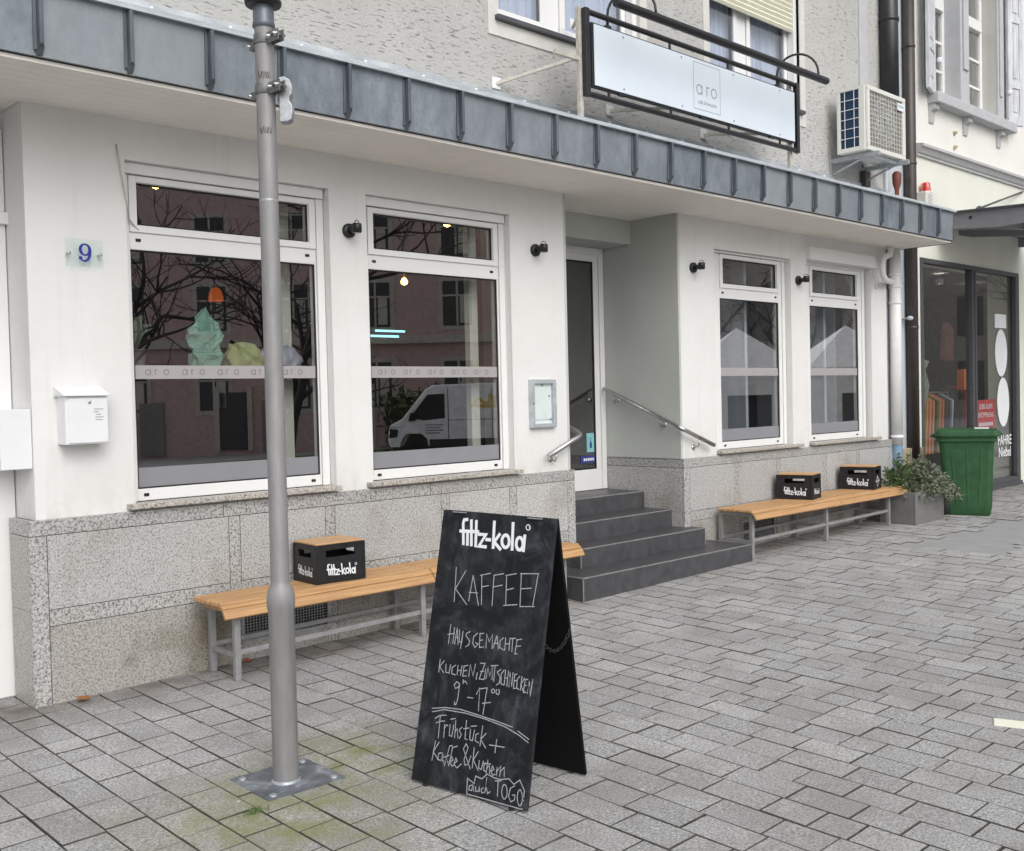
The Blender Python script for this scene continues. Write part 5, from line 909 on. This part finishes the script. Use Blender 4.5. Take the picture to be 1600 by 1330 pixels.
# ---------------------------------------------------------------- benches
def bench(x0, xm, x1, zs, yl, label, legs):
    zg = gz((x0 + x1) / 2, -.25); t = thing('bench', label, 'bench', ((x0 + x1) / 2, -.25, zg), 'wooden slat benches along the café wall')
    o = t['_o']
    def slats(a, c):
        b = MB(); g = .008; w_ = (abs(yl) - .036 - .079) / 7 - g; y = -.036 - w_ / 2
        prof = []
        for i in range(7): y0 = y - i * (w_ + g); prof.append(((y0 - w_ / 2, zs - .014), 0, w_, .028))
        yy = y - 6 * (w_ + g) - w_ / 2 - g
        def plank(y0, z0, an, wd): c_, s_ = math.cos(rad(an)), math.sin(rad(an)); prof.append(((y0 - wd / 2 * c_ - .0 + .013 * s_, z0 - wd / 2 * s_ - .013 * c_), an, wd, .026)); return y0 - wd * c_, z0 - wd * s_
        y2, z2 = plank(yy, zs - .002, 30, .052); plank(y2 - .004, z2 - .006, 60, .060)
        for (cy, cz), an, w2, h2 in prof:
            ca, sa = math.cos(rad(an)), math.sin(rad(an)); j = random.uniform(-.002, .002)
            b.obox(((a + c) / 2 + j, cy, cz), XA, (0, ca, sa), (0, -sa, ca), c - a, w2, h2)
        s_ = b.build('seat', 'wood', t, bevel=.007)
        b = MB()
        for x in (a + .10, c - .12): b.box(x - .03, x + .03, -.395, -.05, zs - .075, zs - .029)
        b.build('seat_batten', 'wood', t, bevel=.003)
    slats(x0, xm - .004); slats(xm + .004, x1)
    h = .019
    for x in legs:
        for y in (-.065, yl + .105):
            b = MB(); b.box(x - h, x + h, y - h, y + h, gz(x, y) + .002, zs - .030); b.build('leg', 'frame_steel', t, bevel=.003)
        MB().box(x - h + .001, x + h - .001, yl + .125, -.085, zs - .066, zs - .031).build('cross_rail', 'frame_steel', t, bevel=.002); MB().box(x - .014, x + .014, yl + .125, -.085, gz(x, -.2) + .135, gz(x, -.2) + .165).build('cross_rail', 'frame_steel', t, bevel=.002)
    for y in (-.065, yl + .105):
        for a, c in zip(legs[:-1], legs[1:]):
            b = MB(); b.bar((a + h, y, gz(a, y) + .17), (c - h, y, gz(c, y) + .17), .024, .030); b.build('stretcher', 'frame_steel', t, bevel=.002)
    return t
bench(.925, 2.52, 4.046, .425, -.468, 'left wooden slat bench beside the lamp post, partly behind the chalkboard', (1.045, 2.47, 3.90))
bench(6.40, 8.00, 9.555, .472, -.52, 'right wooden slat bench under the right hand windows carrying two crates', (6.465, 7.84, 9.22))

# ---------------------------------------------------------------- crates with wooden lids
def logo_strokes(w_):
    xs = [p[0] for s in LOGO for p in s]; x0, x1 = min(xs), max(xs); ys = []
    sl = (1.1945 - 1.0733) * 0
    k = w_ / (x1 - x0)
    # the logo climbs slightly on the board: level it
    tilt = (LOGO_TILT)
    out = [[((px - x0) * k, (py - LOGO_Y0 - tilt * (px - x0)) * k) for px, py in s] for s in LOGO]
    reg = [[((px - x0) * k, (py - LOGO_Y0 - tilt * (px - x0)) * k) for px, py in s] for s in LOGO_REG]
    return out, reg, k
def crate_parts(t, L, D, H, emblem):
    b = MB(); th = .012; a, d = L / 2, D / 2
    z1, z2 = .168, .215; s = .23
    def side(lo, hi, fx):      # wall with a grip slot
        m = (lo + hi) / 2; g = (hi - lo) * .30
        fx(lo, hi, .0, z1); fx(lo, m - g, z1, z2); fx(m + g, hi, z1, z2); fx(lo, hi, z2, H)
    side(-a, a, lambda p, q, u, v: b.box(p, q, -d, -d + th, u, v)); side(-a, a, lambda p, q, u, v: b.box(p, q, d - th, d, u, v))
    side(-d + th, d - th, lambda p, q, u, v: b.box(-a, -a + th, p, q, u, v)); side(-d + th, d - th, lambda p, q, u, v: b.box(a - th, a, p, q, u, v))
    b.box(-a + th, a - th, -d + th, d - th, 0.004, .016)
    bd = b.build('body', 'black_plastic', t, (0, 0, 0))
    b = MB(); e = .004
    for sx in (-1, 1):
        for sy in (-1, 1): b.box(sx * a - .016 * (sx > 0) - e * (sx < 0), sx * a + .016 * (sx < 0) + e * (sx > 0), sy * d - .016 * (sy > 0) - e * (sy < 0), sy * d + .016 * (sy < 0) + e * (sy > 0), 0, H)
    b.box(-a - e, a + e, -d - e, d + e, H, H + .006); b.build('corner_post', 'black_plastic', t, (0, 0, 0), bevel=.003)
    MB().box(-a + .002, a - .002, -d + .002, d - .002, H + .0065, H + .0185).build('lid', 'lid_wood', t, (0, 0, 0), bevel=.003)
    def put(fr, span):
        out, reg, k = logo_strokes(span); o, eu, ev, n = fr; o = Vector(o) - Vector(eu) * span / 2 + Vector(ev) * .060
        MB().ribbon(out, (o, eu, ev, n), .0155 * k, .0006, 2e-5).build('logo', 'white_print', t, (0, 0, 0)); MB().ribbon(reg, (o, eu, ev, n), .006 * k, .0006).build('logo', 'white_print', t, (0, 0, 0))
    put(((0, -d, 0), XA, ZA, (0, -1, 0)), L * .58); put(((-a, 0, 0), (0, -1, 0), ZA, (-1, 0, 0)), D * .60)
    if emblem:
        pass
def crate(loc, rot, L, D, H, label, emblem=0):
    t = thing('drinks_crate', label, 'crate', loc, 'black drinks crates with wooden lids on the benches'); t['_o'] = [0, 0, 0]; t.rotation_euler = (0, 0, rot); crate_parts(t, L, D, H, emblem); return t
crate((1.825, -.205, .425), rad(-3), .365, .29, .245, 'black drinks crate with wooden lid on the left bench behind the lamp post')
def crate_b(loc, rot, label, emblem):
    t = thing('drinks_crate', label, 'crate', loc, 'black drinks crates with wooden lids on the benches'); t['_o'] = [0, 0, 0]; t.rotation_euler = (0, 0, rot)
    b = crate_parts(t, .29, .375, .245, emblem)
    return t
c1 = crate_b((7.65, -.215, .472), rad(14), 'black drinks crate at the middle of the right bench, nearer the entrance', 0)
c2 = crate_b((8.97, -.215, .472), rad(13), 'black drinks crate with a diamond emblem at the far end of the right bench', 1)
for ch in [c for c in c2.children if c.name.startswith('logo')][:2]: bpy.data.objects.remove(ch)
b = MB(); fr = ((0, -.1875, .085), XA, ZA, (0, -1, 0))
b.ribbon([[(-.055, 0), (0, .062), (.055, 0), (0, -.055), (-.055, 0)], [(-.085, .006), (-.045, .006)], [(.045, .006), (.085, .006)], [(-.03, .012), (-.012, -.008), (.002, .012), (.014, -.008), (.03, .012)], [(-.022, .03), (0, .052), (.022, .03)]], fr, .007, .0006); b.build('emblem', 'white_print', c2, (0, 0, 0))

# ---------------------------------------------------------------- planter, shrub, bin
def planter():
    x0, x1, y0, y1 = 9.40, 10.13, -.655, -.22; z0 = gz(9.7, -.4); z1 = z0 + .36
    t = thing('planter', 'square grey planter at the far end of the right bench', 'planter', ((x0 + x1) / 2, (y0 + y1) / 2, z0)); th = .03
    b = MB(); b.box(x0, x1, y0, y0 + th, z0 - .02, z1); b.box(x0, x1, y1 - th, y1, z0 - .02, z1); b.box(x0, x0 + th, y0 + th, y1 - th, z0 - .02, z1); b.box(x1 - th, x1, y0 + th, y1 - th, z0 - .02, z1); b.build('box', 'planter', t, bevel=.006)
    MB().box(x0 + th, x1 - th, y0 + th, y1 - th, z1 - .09, z1 - .05).build('soil', 'soil', t)
    rnd = random.Random(11); cx, cy, cz = (x0 + x1) / 2, (y0 + y1) / 2, z1 - .05
    def bush(name, m, ox, oy, n, rx, ry, hh, ls, label, droop):
        s = thing(name, label, 'shrub', (cx + ox, cy + oy, cz)); st = MB(); lf = MB()
        for i in range(n):
            a = rnd.uniform(0, 6.283); r = math.sqrt(rnd.random()); h = hh * (1 - .55 * r * r) * rnd.uniform(.62, 1.12)
            p0 = Vector((cx + ox + rnd.uniform(-.08, .08), cy + oy + rnd.uniform(-.06, .06), cz)); d = Vector((math.cos(a) * rx * r, math.sin(a) * ry * r, 0))
            pts = [p0 + d * u + Vector((0, 0, h * (u * (1.9 - .9 * u)) - droop * r * u ** 3)) for u in (0, .35, .65, .85, 1)]
            st.tube(pts, [.004, .0035, .003, .002, .0012], 4, False)
            for k in range(34):
                u = .22 + .78 * rnd.random() ** .8; j = min(3, int(u * 4.4)); f = [0, .35, .65, .85, 1]; j = 0
                while j < 3 and u > f[j + 1]: j += 1
                q = pts[j].lerp(pts[j + 1], (u - f[j]) / (f[j + 1] - f[j])); ax = (pts[j + 1] - pts[j]).normalized()
                o = Vector((rnd.gauss(0, 1), rnd.gauss(0, 1), rnd.gauss(0, .6))); o = (o - ax * o.dot(ax) * .4).normalized(); tip = (ax * .65 + o).normalized() * ls * rnd.uniform(.6, 1.25); wv = tip.cross(Vector((rnd.gauss(0, 1), rnd.gauss(0, 1), rnd.gauss(0, 1)))).normalized() * ls * .16
                lf.add([q, q + tip * .45 + wv, q + tip, q + tip * .45 - wv], [(0, 1, 2, 3)])
        st.build('stems', 'stem', s); lf.build('foliage', m, s)
    bush('lavender_shrub', 'leaf_sage', .12, -.08, 310, .50, .36, .40, .050, 'grey green lavender shrub spilling over the right of the planter', .22)
    bush('leafy_shrub', 'leaf_green', -.22, .06, 46, .30, .24, .46, .042, 'greener leafy shrub at the left back of the planter by the bench', .05)
planter()
def bin_():
    N = Vector((10.63, -1.0, 0)); N.z = gz(N.x, N.y); v = Vector((.916, .393, 0)).normalized(); u = Vector((-v.y, v.x, 0))
    Lb, Wb, Lt, Wt, H = .50, .42, .70, .58, .98
    ctr = N + u * (Lb / 2) + v * (Wb / 2); t = thing('wheelie_bin', 'green wheelie bin standing at the corner of the cream house', 'bin', tuple(ctr))
    def ring(L, W_, z, r, sh=0):
        pts = []
        for sx, sy, a0 in ((1, 1, 0), (-1, 1, 90), (-1, -1, 180), (1, -1, 270)):
            for a in (0, 30, 60, 90): pts.append(ctr + u * (sx * (L / 2 - r) + r * math.cos(rad(a0 + a)) + sh) + v * (sy * (W_ / 2 - r) + r * math.sin(rad(a0 + a))) + Vector((0, 0, z)))
        return pts
    b = MB(); rows = [ring(Lb - .03, Wb - .03, 0, .05), ring(Lb, Wb, .03, .06), ring(Lb + .03, Wb + .03, .12, .06), ring(Lt - .10, Wt - .08, .80, .06, .01), ring(Lt - .08, Wt - .06, H - .09, .06, .01), ring(Lt - .03, Wt - .02, H - .085, .06, .01), ring(Lt - .03, Wt - .02, H - .03, .06, .01)]
    k = 16; b.add([p for r in rows for p in r], [(i * k + j, i * k + (j + 1) % k, (i + 1) * k + (j + 1) % k, (i + 1) * k + j) for i in range(len(rows) - 1) for j in range(k)] + [list(range(k))], False); bd = b.build('body', 'bin', t, bevel=.006)
    for s in (-1, 1):       # moulded ribs
        for f in (-.16, .0, .17):
            lo = ctr + u * (f * .75) - v * s * ((Wb + .03) / 2 - .002) + Vector((0, 0, .13)); hi = ctr + u * (f + .01) - v * s * ((Wt - .08) / 2 - .001) + Vector((0, 0, .80)); MB().bar(lo, hi, .022, .012, v).build('rib', 'bin', t, bevel=.004)
    b = MB(); rows = [ring(Lt + .02, Wt + .03, H - .03, .07), ring(Lt + .03, Wt + .04, H - .01, .07), ring(Lt + .02, Wt + .03, H + .035, .07), ring(Lt - .05, Wt - .03, H + .06, .08), ring(Lt - .16, Wt - .14, H + .066, .08), ring(Lt - .22, Wt - .2, H + .055, .08)]
    b.add([p for r in rows for p in r], [(i * k + j, i * k + (j + 1) % k, (i + 1) * k + (j + 1) % k, (i + 1) * k + j) for i in range(len(rows) - 1) for j in range(k)] + [list(range((len(rows) - 1) * k, len(rows) * k)), list(range(k - 1, -1, -1))]); ld = b.build('lid', 'bin', t, bevel=.005)
    c = ctr + Vector((0, 0, H + .07)) - u * .16 - v * .08; b = MB(); b.obox(c, u, v, ZA, .16, .26, .012); b.build('lid_highlight', 'white_metal', ld, bevel=.004)  # whitish highlight on the lid, set in as a pale plate
    b = MB(); b.tube([ctr - u * (Lt / 2 + .02) + v * s * .16 + Vector((0, 0, H)) for s in (-1, 1)], .016, 8); b.build('grip', 'bin', ld)
    b = MB(); b.tube([ctr + u * (Lt / 2 + .05) + v * s * .20 + Vector((0, 0, H - .02)) for s in (-1, 1)], .016, 8)
    for s in (-1, 1): b.bar(ctr + u * (Lt / 2 - .05) + v * s * .2 + Vector((0, 0, H - .03)), ctr + u * (Lt / 2 + .06) + v * s * .2 + Vector((0, 0, H - .02)), .03, .03)
    b.build('handle', 'bin', t, bevel=.004)
    for s in (-1, 1):
        q = ctr + u * (Lb / 2 + .04) + v * s * (Wb / 2 + .01) + Vector((0, 0, .10)); b = MB(); b.lathe([(.0, -.022), (.09, -.022), (.1, -.014), (.1, .014), (.09, .022), (.0, .022)], q, 20, v); wl = b.build('wheel', 'rubber', t)
bin_()

# ---------------------------------------------------------------- small things on the ground
def small():
    def g(x, y, e=.003): return Vector((x, y, gz(x, y) + e))
    b = MB(); b.add([g(3.415, -3.86), g(3.292, -3.898), g(3.42, -4.15), g(3.52, -4.10)], [(0, 1, 2, 3)]); b = MB()
    q = [(3.408, -3.862), (3.30, -3.905), (3.40, -4.16), (3.505, -4.12)]; b.add([g(x, y, e) for e in (.0025, .0065) for x, y in q], [(4, 5, 6, 7), (3, 2, 1, 0)] + [(i, (i + 1) % 4, (i + 1) % 4 + 4, i + 4) for i in range(4)]); tag(b.build('paper_strip', 'paper', None, (3.4, -4.0, gz(3.4, -4))), 'pale cream paper strip lying on the paving at the right edge', 'paper strip')
    def leaf(x, y, s, a, label, m='dead_leaf'):
        b = MB(); rnd = random.Random(int(x * 100)); k = 9; pts = []
        for i in range(k): th = 2 * math.pi * i / k; r = s * (1 if i % 2 == 0 else .62); pts.append((x + math.cos(th + a) * r, y + math.sin(th + a) * r * .7, gz(x, y) + .006 + rnd.uniform(0, s * .45)))
        b.add([(x, y, gz(x, y) + .008)] + pts, [(0, i + 1, (i + 1) % k + 1) for i in range(k)]); tag(b.build('fallen_leaf', m, None, (x, y, gz(x, y))), label, 'leaf', 'fallen leaves on the paving')
    leaf(.235, -.065, .045, .4, 'brown dead leaf against the granite base near the left corner')
    for i, (x, y, s, l) in enumerate(((1.30, -.05, .05, 'brown dead leaf behind the front left leg of the left bench'), (1.62, -.05, .04, 'brown dead leaf under the left bench behind the lamp post'), (9.98, -.76, .03, 'pale brown leaf lying in front of the planter'), (8.75, -.30, .035, 'small brown leaf under the right bench beyond its middle legs'), (7.1, -.20, .035, 'small brown leaf under the near half of the right bench'))): leaf(x, y, s, i * 1.1, l)
    b = MB(); rnd = random.Random(2)
    for i in range(46):
        x, y = .135 + rnd.gauss(0, .025), -2.128 + rnd.gauss(0, .012); d = Vector((rnd.gauss(0, .012), rnd.gauss(0, .012), rnd.uniform(.008, .022))); p = g(x, y, .0); b.add([p, p + d + Vector((.003, 0, 0)), p + d * 1.2, p + d + Vector((-.003, 0, 0))], [(0, 1, 2, 3)])
    o = b.build('joint_moss', 'leaf_green'); o['label'] = 'small green moss tuft in a paving joint by the lamp post'; o['category'] = 'moss'; o['kind'] = 'stuff'
small()

# ---------------------------------------------------------------- the other side of the street (seen only as reflections in the glass)
def across():
    t = thing('street_house', 'pink house across the street with tall windows', 'house', (20, -44, -1))
    c = Vector((24, -40, 0)); ax = Vector((.72, .69, 0)).normalized(); n = Vector((-ax.y, ax.x, 0)); b = MB(); b.obox(c + Vector((0, 0, 5)), ax, n, ZA, 34, 8, 13); b.build('wall', 'pink_facade', t)
    b = MB(); f = MB()
    for i in range(9):
        for z in (2.3, 5.9, 9.0):
            q = c + ax * (-15 + i * 3.7) + n * 4.02 + Vector((0, 0, z)); b.obox(q, ax, n, ZA, 1.3, .1, 2.0); f.obox(q - n * .03, ax, n, ZA, 1.7, .1, 2.4)
    f.build('window_surround', 'pale_facade', t); b.build('window', 'dark_window', t); b = MB()
    for i in range(9):
        for z in (2.3, 5.9, 9.0):
            q = c + ax * (-15 + i * 3.7) + n * 4.09 + Vector((0, 0, z)); b.obox(q, ax, n, ZA, .09, .05, 2.0); b.obox(q + Vector((0, 0, .35)), ax, n, ZA, 1.3, .05, .08); b.obox(q + ax * .33 + Vector((0, 0, -.3)), ax, n, ZA, .42, .02, 1.2)
    b.build('window_bars', 'pale_facade', t); b = MB(); p2 = MB(); d2 = MB()
    for i in range(18):
        q = c + ax * (-16 + i * 1.85) + n * 4.05 + Vector((0, 0, .3))
        if i % 3 == 0: d2.obox(q + Vector((0, 0, .5)), ax, n, ZA, 1.2, .1, 2.6); b.obox(q + ax * .75 + Vector((0, 0, .6)), ax, n, ZA, .22, .16, 2.9); b.obox(q - ax * .75 + Vector((0, 0, .6)), ax, n, ZA, .22, .16, 2.9)
        elif i % 3 == 1: p2.obox(q + Vector((0, 0, .2)), ax, n, ZA, 1.1, .12, 2.4)
    b.build('door_surround', 'pale_facade', t); d2.build('door', 'dark_window', t); p2.build('stone_pier', 'dim_window', t); b = MB(); b.obox(c + n * 4.1 + Vector((0, 0, 4.3)), ax, n, ZA, 34, .4, .35); b.build('cornice', 'pale_facade', t)
    t = thing('street_house', 'pale house across the street with a brown roof', 'house', (48, -22, -1)); c = Vector((50, -24, 0)); b = MB(); b.obox(c + Vector((0, 0, 4)), ax, n, ZA, 26, 8, 10); b.build('wall', 'pale_facade', t); b = MB(); b.obox(c + Vector((0, 0, 10)), ax, n, ZA, 27, 9, 2.4); b.build('roof', 'roof_tile', t)
    b = MB()
    for i in range(7):
        for z in (1.9, 5.2): b.obox(c + ax * (-11 + i * 3.6) + n * 4.02 + Vector((0, 0, z)), ax, n, ZA, 1.3, .1, 2.0)
    b.build('window', 'dim_window', t)
    # bare trees
    def tree(x, y, h, seed, label):
        rnd = random.Random(seed); z = gz(x, y) - .05; T = thing('bare_tree', label, 'tree', (x, y, z), 'bare trees across the street'); tr, cr = MB(), MB()
        def br(p, d, L, r, lv):
            n_ = 4; pts = [p]; q = p; dd = d
            for i in range(n_): dd = (dd + Vector((rnd.gauss(0, .16), rnd.gauss(0, .16), rnd.gauss(.03, .10)))).normalized(); q = q + dd * (L / n_); pts.append(q)
            (tr if lv == 0 else cr).tube(pts, [r * (1 - .5 * i / n_) for i in range(n_ + 1)], 6 if lv < 2 else 4, False)
            if lv < 5:
                for k in range(3 if lv < 4 else 2):
                    i = rnd.randint(2, n_) if lv else rnd.randint(3, 4); a = Vector((rnd.gauss(0, 1), rnd.gauss(0, 1), rnd.gauss(.25, .6))).normalized(); br(pts[i], (dd * .75 + a * .75).normalized(), L * rnd.uniform(.6, .82), r * .55, lv + 1)
        br(Vector((x, y, z)), Vector((0, 0, 1)), h * .36, .17, 0); tr.build('trunk', 'bark', T); cr.build('branches', 'bark', T)
    tree(11.2, -15.2, 8.5, 4, 'bare tree across the street nearest the café'); tree(12.0, -17.4, 8.5, 8, 'bare tree across the street left of the white van'); tree(8.5, -18, 8, 15, 'bare tree across the street in front of the pink house'); tree(27, -15.5, 9, 21, 'bare tree across the street behind the white tent'); tree(33, -14.5, 9, 23, 'bare tree beyond the white tent'); tree(27.5, -4.6, 8, 31, 'bare tree opposite the cream house')
    b = MB(); hv = Vector((22.5, -25.6, 0)); ev = Vector((.72, .69, 0)); nv = Vector((-.69, .72, 0)); rh = random.Random(6)  # hedge added as a dark backdrop so the van stands out
    for i in range(1500): p_ = hv + ev * rh.uniform(-.5, 8) + nv * rh.gauss(0, .35) + Vector((0, 0, gz(22, -25) + rh.uniform(0, 2.3))); d_ = Vector((rh.gauss(0, .16), rh.gauss(0, .16), rh.gauss(0, .16))); e_ = Vector((rh.gauss(0, .12), rh.gauss(0, .12), rh.gauss(0, .12))); b.add([p_, p_ + d_, p_ + d_ + e_, p_ + e_], [(0, 1, 2, 3)])
    b.obox(hv + ev * 3.8 + Vector((0, 0, gz(22, -25) + .8)), ev, nv, ZA, 8, .4, 1.8); tag(b.build('hedge', 'hedge'), 'dark green hedge added behind the white van as a backdrop', 'hedge')
    g_ = MB(); g_.add([(x_, y_, gz(x_, y_) - .03) for x_, y_ in ((4, -30), (30, -30), (30, -24), (4, -24))], [(0, 1, 2, 3)]); structure(g_.build('lawn', 'leaf_green'))
    # white van
    bx = Vector((19.9, -22.6, 0)); ex = Vector((.72, .69, 0)); nx = Vector((-.69, .72, 0)); z0 = gz(21, -21) - .05
    t = thing('delivery_van', 'white delivery van parked across the street', 'van', (bx.x, bx.y, z0))
    def W(a, c, z): return bx + ex * a + nx * c + Vector((0, 0, z0 + z))
    def pr(m, pts, c0, c1): k = len(pts); m.add([W(a, c0, z) for a, z in pts] + [W(a, c1, z) for a, z in pts], [list(range(k)), list(range(2 * k - 1, k - 1, -1))] + [(i, i + k, (i + 1) % k + k, (i + 1) % k) for i in range(k)])
    b = MB(); pr(b, [(.06, .36), (0, .55), (.02, .98), (.10, 1.12), (.48, 1.30), (1.28, 2.28), (1.55, 2.42), (5.9, 2.48), (5.98, 2.3), (5.98, .40), (5.1, .36), (5.05, .62), (4.85, .78), (4.35, .78), (4.15, .62), (4.1, .36), (1.35, .36), (1.3, .62), (1.1, .80), (.62, .80), (.45, .62), (.4, .36)], -.95, .95); b.build('body', 'white_van', t, bevel=.04)
    b = MB(); pr(b, [(.74, 1.34), (1.34, 2.10), (1.92, 2.12), (1.92, 1.30), (1.2, 1.24)], .951, .962); pr(b, [(.50, 1.33), (.58, 1.30), (1.34, 2.24), (1.26, 2.24)], -.86, .86); b.build('window', 'van_glass', t)
    b = MB(); pr(b, [(.70, 1.22), (.95, 1.24), (.97, 1.52), (.78, 1.50)], .97, 1.14); b.build('mirror', 'rubber', t)
    b = MB(); pr(b, [(.02, .66), (.30, .70), (.34, .95), (.06, .98)], .80, .962); b.build('headlight', 'van_glass', t)
    for a in (.86, 4.6):
        MB().lathe([(0, .10), (.2, .10), (.34, .08), (.35, -.15), (0, -.15)], W(a, .84, .35), 20, nx).build('wheel', 'rubber', t)
    b = MB(); pr(b, [(1.38, .36), (4.08, .36), (4.08, .60), (1.38, .60)], .951, .957); pr(b, [(2.02, .62), (2.045, .62), (2.045, 2.3), (2.02, 2.3)], .951, .957); pr(b, [(3.5, .62), (3.52, .62), (3.52, 2.3), (3.5, 2.3)], .951, .957); pr(b, [(2.05, 1.22), (5.9, 1.25), (5.9, 1.27), (2.05, 1.24)], .951, .957); b.build('trim', 'dark_cloth', t)
    b = MB()
    for i in range(4): pr(b, [(1.25, 1.10 - i * .09), (1.85 - .1 * (i % 2), 1.10 - i * .09), (1.85 - .1 * (i % 2), 1.06 - i * .09), (1.25, 1.06 - i * .09)], .951, .958); pr(b, [(3.7 + .12 * i, 1.14 - i * .08), (5.6 - .2 * i, 1.14 - i * .08), (5.6 - .2 * i, 1.11 - i * .08), (3.7 + .12 * i, 1.11 - i * .08)], .951, .958)
    b.build('small_lettering', 'dim_window', t)
    b = MB(); b.ribbon([[(0, 0), (.25, .28), (.3, 0)], [(.45, 0), (.5, .25), (.7, .22), (.72, 0)], [(.85, .3), (.9, 0)], [(1.0, 0), (1.25, .2), (1.4, 0)], [(.2, -.12), (1.5, -.05)]], (W(4.3, .952, 1.75), -ex, ZA, nx), .09, .006); b.build('van_lettering', 'yellow_print', t)
    # white tent with arched openings
    q = Vector((24.3, -9.6, 0)); ex2 = Vector((.72, .69, 0)); nx2 = Vector((-.69, .72, 0)); zt = gz(24, -9.6) - .05
    t = thing('white_tent', 'white peaked marquee with arched dark openings on the street', 'tent', (q.x, q.y, zt))
    for i in range(2):
        o = q + ex2 * (i * 3.1 - 1.6)
        b = MB(); P_ = lambda a, c, z: o + ex2 * a + nx2 * c + Vector((0, 0, zt + z)); s = 1.5
        b.add([P_(-s, -s, 2.25), P_(s, -s, 2.25), P_(s, s, 2.25), P_(-s, s, 2.25), P_(0, 0, 3.45)], [(0, 1, 4), (1, 2, 4), (2, 3, 4), (3, 0, 4)]); b.build('roof', 'tent_white', t)
        b = MB(); b.obox(P_(0, s, 2.1), ex2, nx2, ZA, 3.0, .02, .3); b.obox(P_(0, -s, 1.1), ex2, nx2, ZA, 3.0, .02, 2.2); b.obox(P_(-1.05, s, 1.0), ex2, nx2, ZA, .9, .02, 2.0); b.obox(P_(1.05, s, 1.0), ex2, nx2, ZA, .9, .02, 2.0)
        b.obox(P_(0, s, 1.75), ex2, nx2, ZA, 1.2, .02, .42); b.build('side_sheet', 'tent_white', t); d_ = MB(); d_.obox(P_(0, s - .3, 1.0), ex2, nx2, ZA, 1.6, .02, 2.0); d_.build('opening', 'dark_cloth', t)  # dark sheet added inside the tent to stand for its shade
across()
for o in bpy.data.objects:
    if '_o' in o: del o['_o']
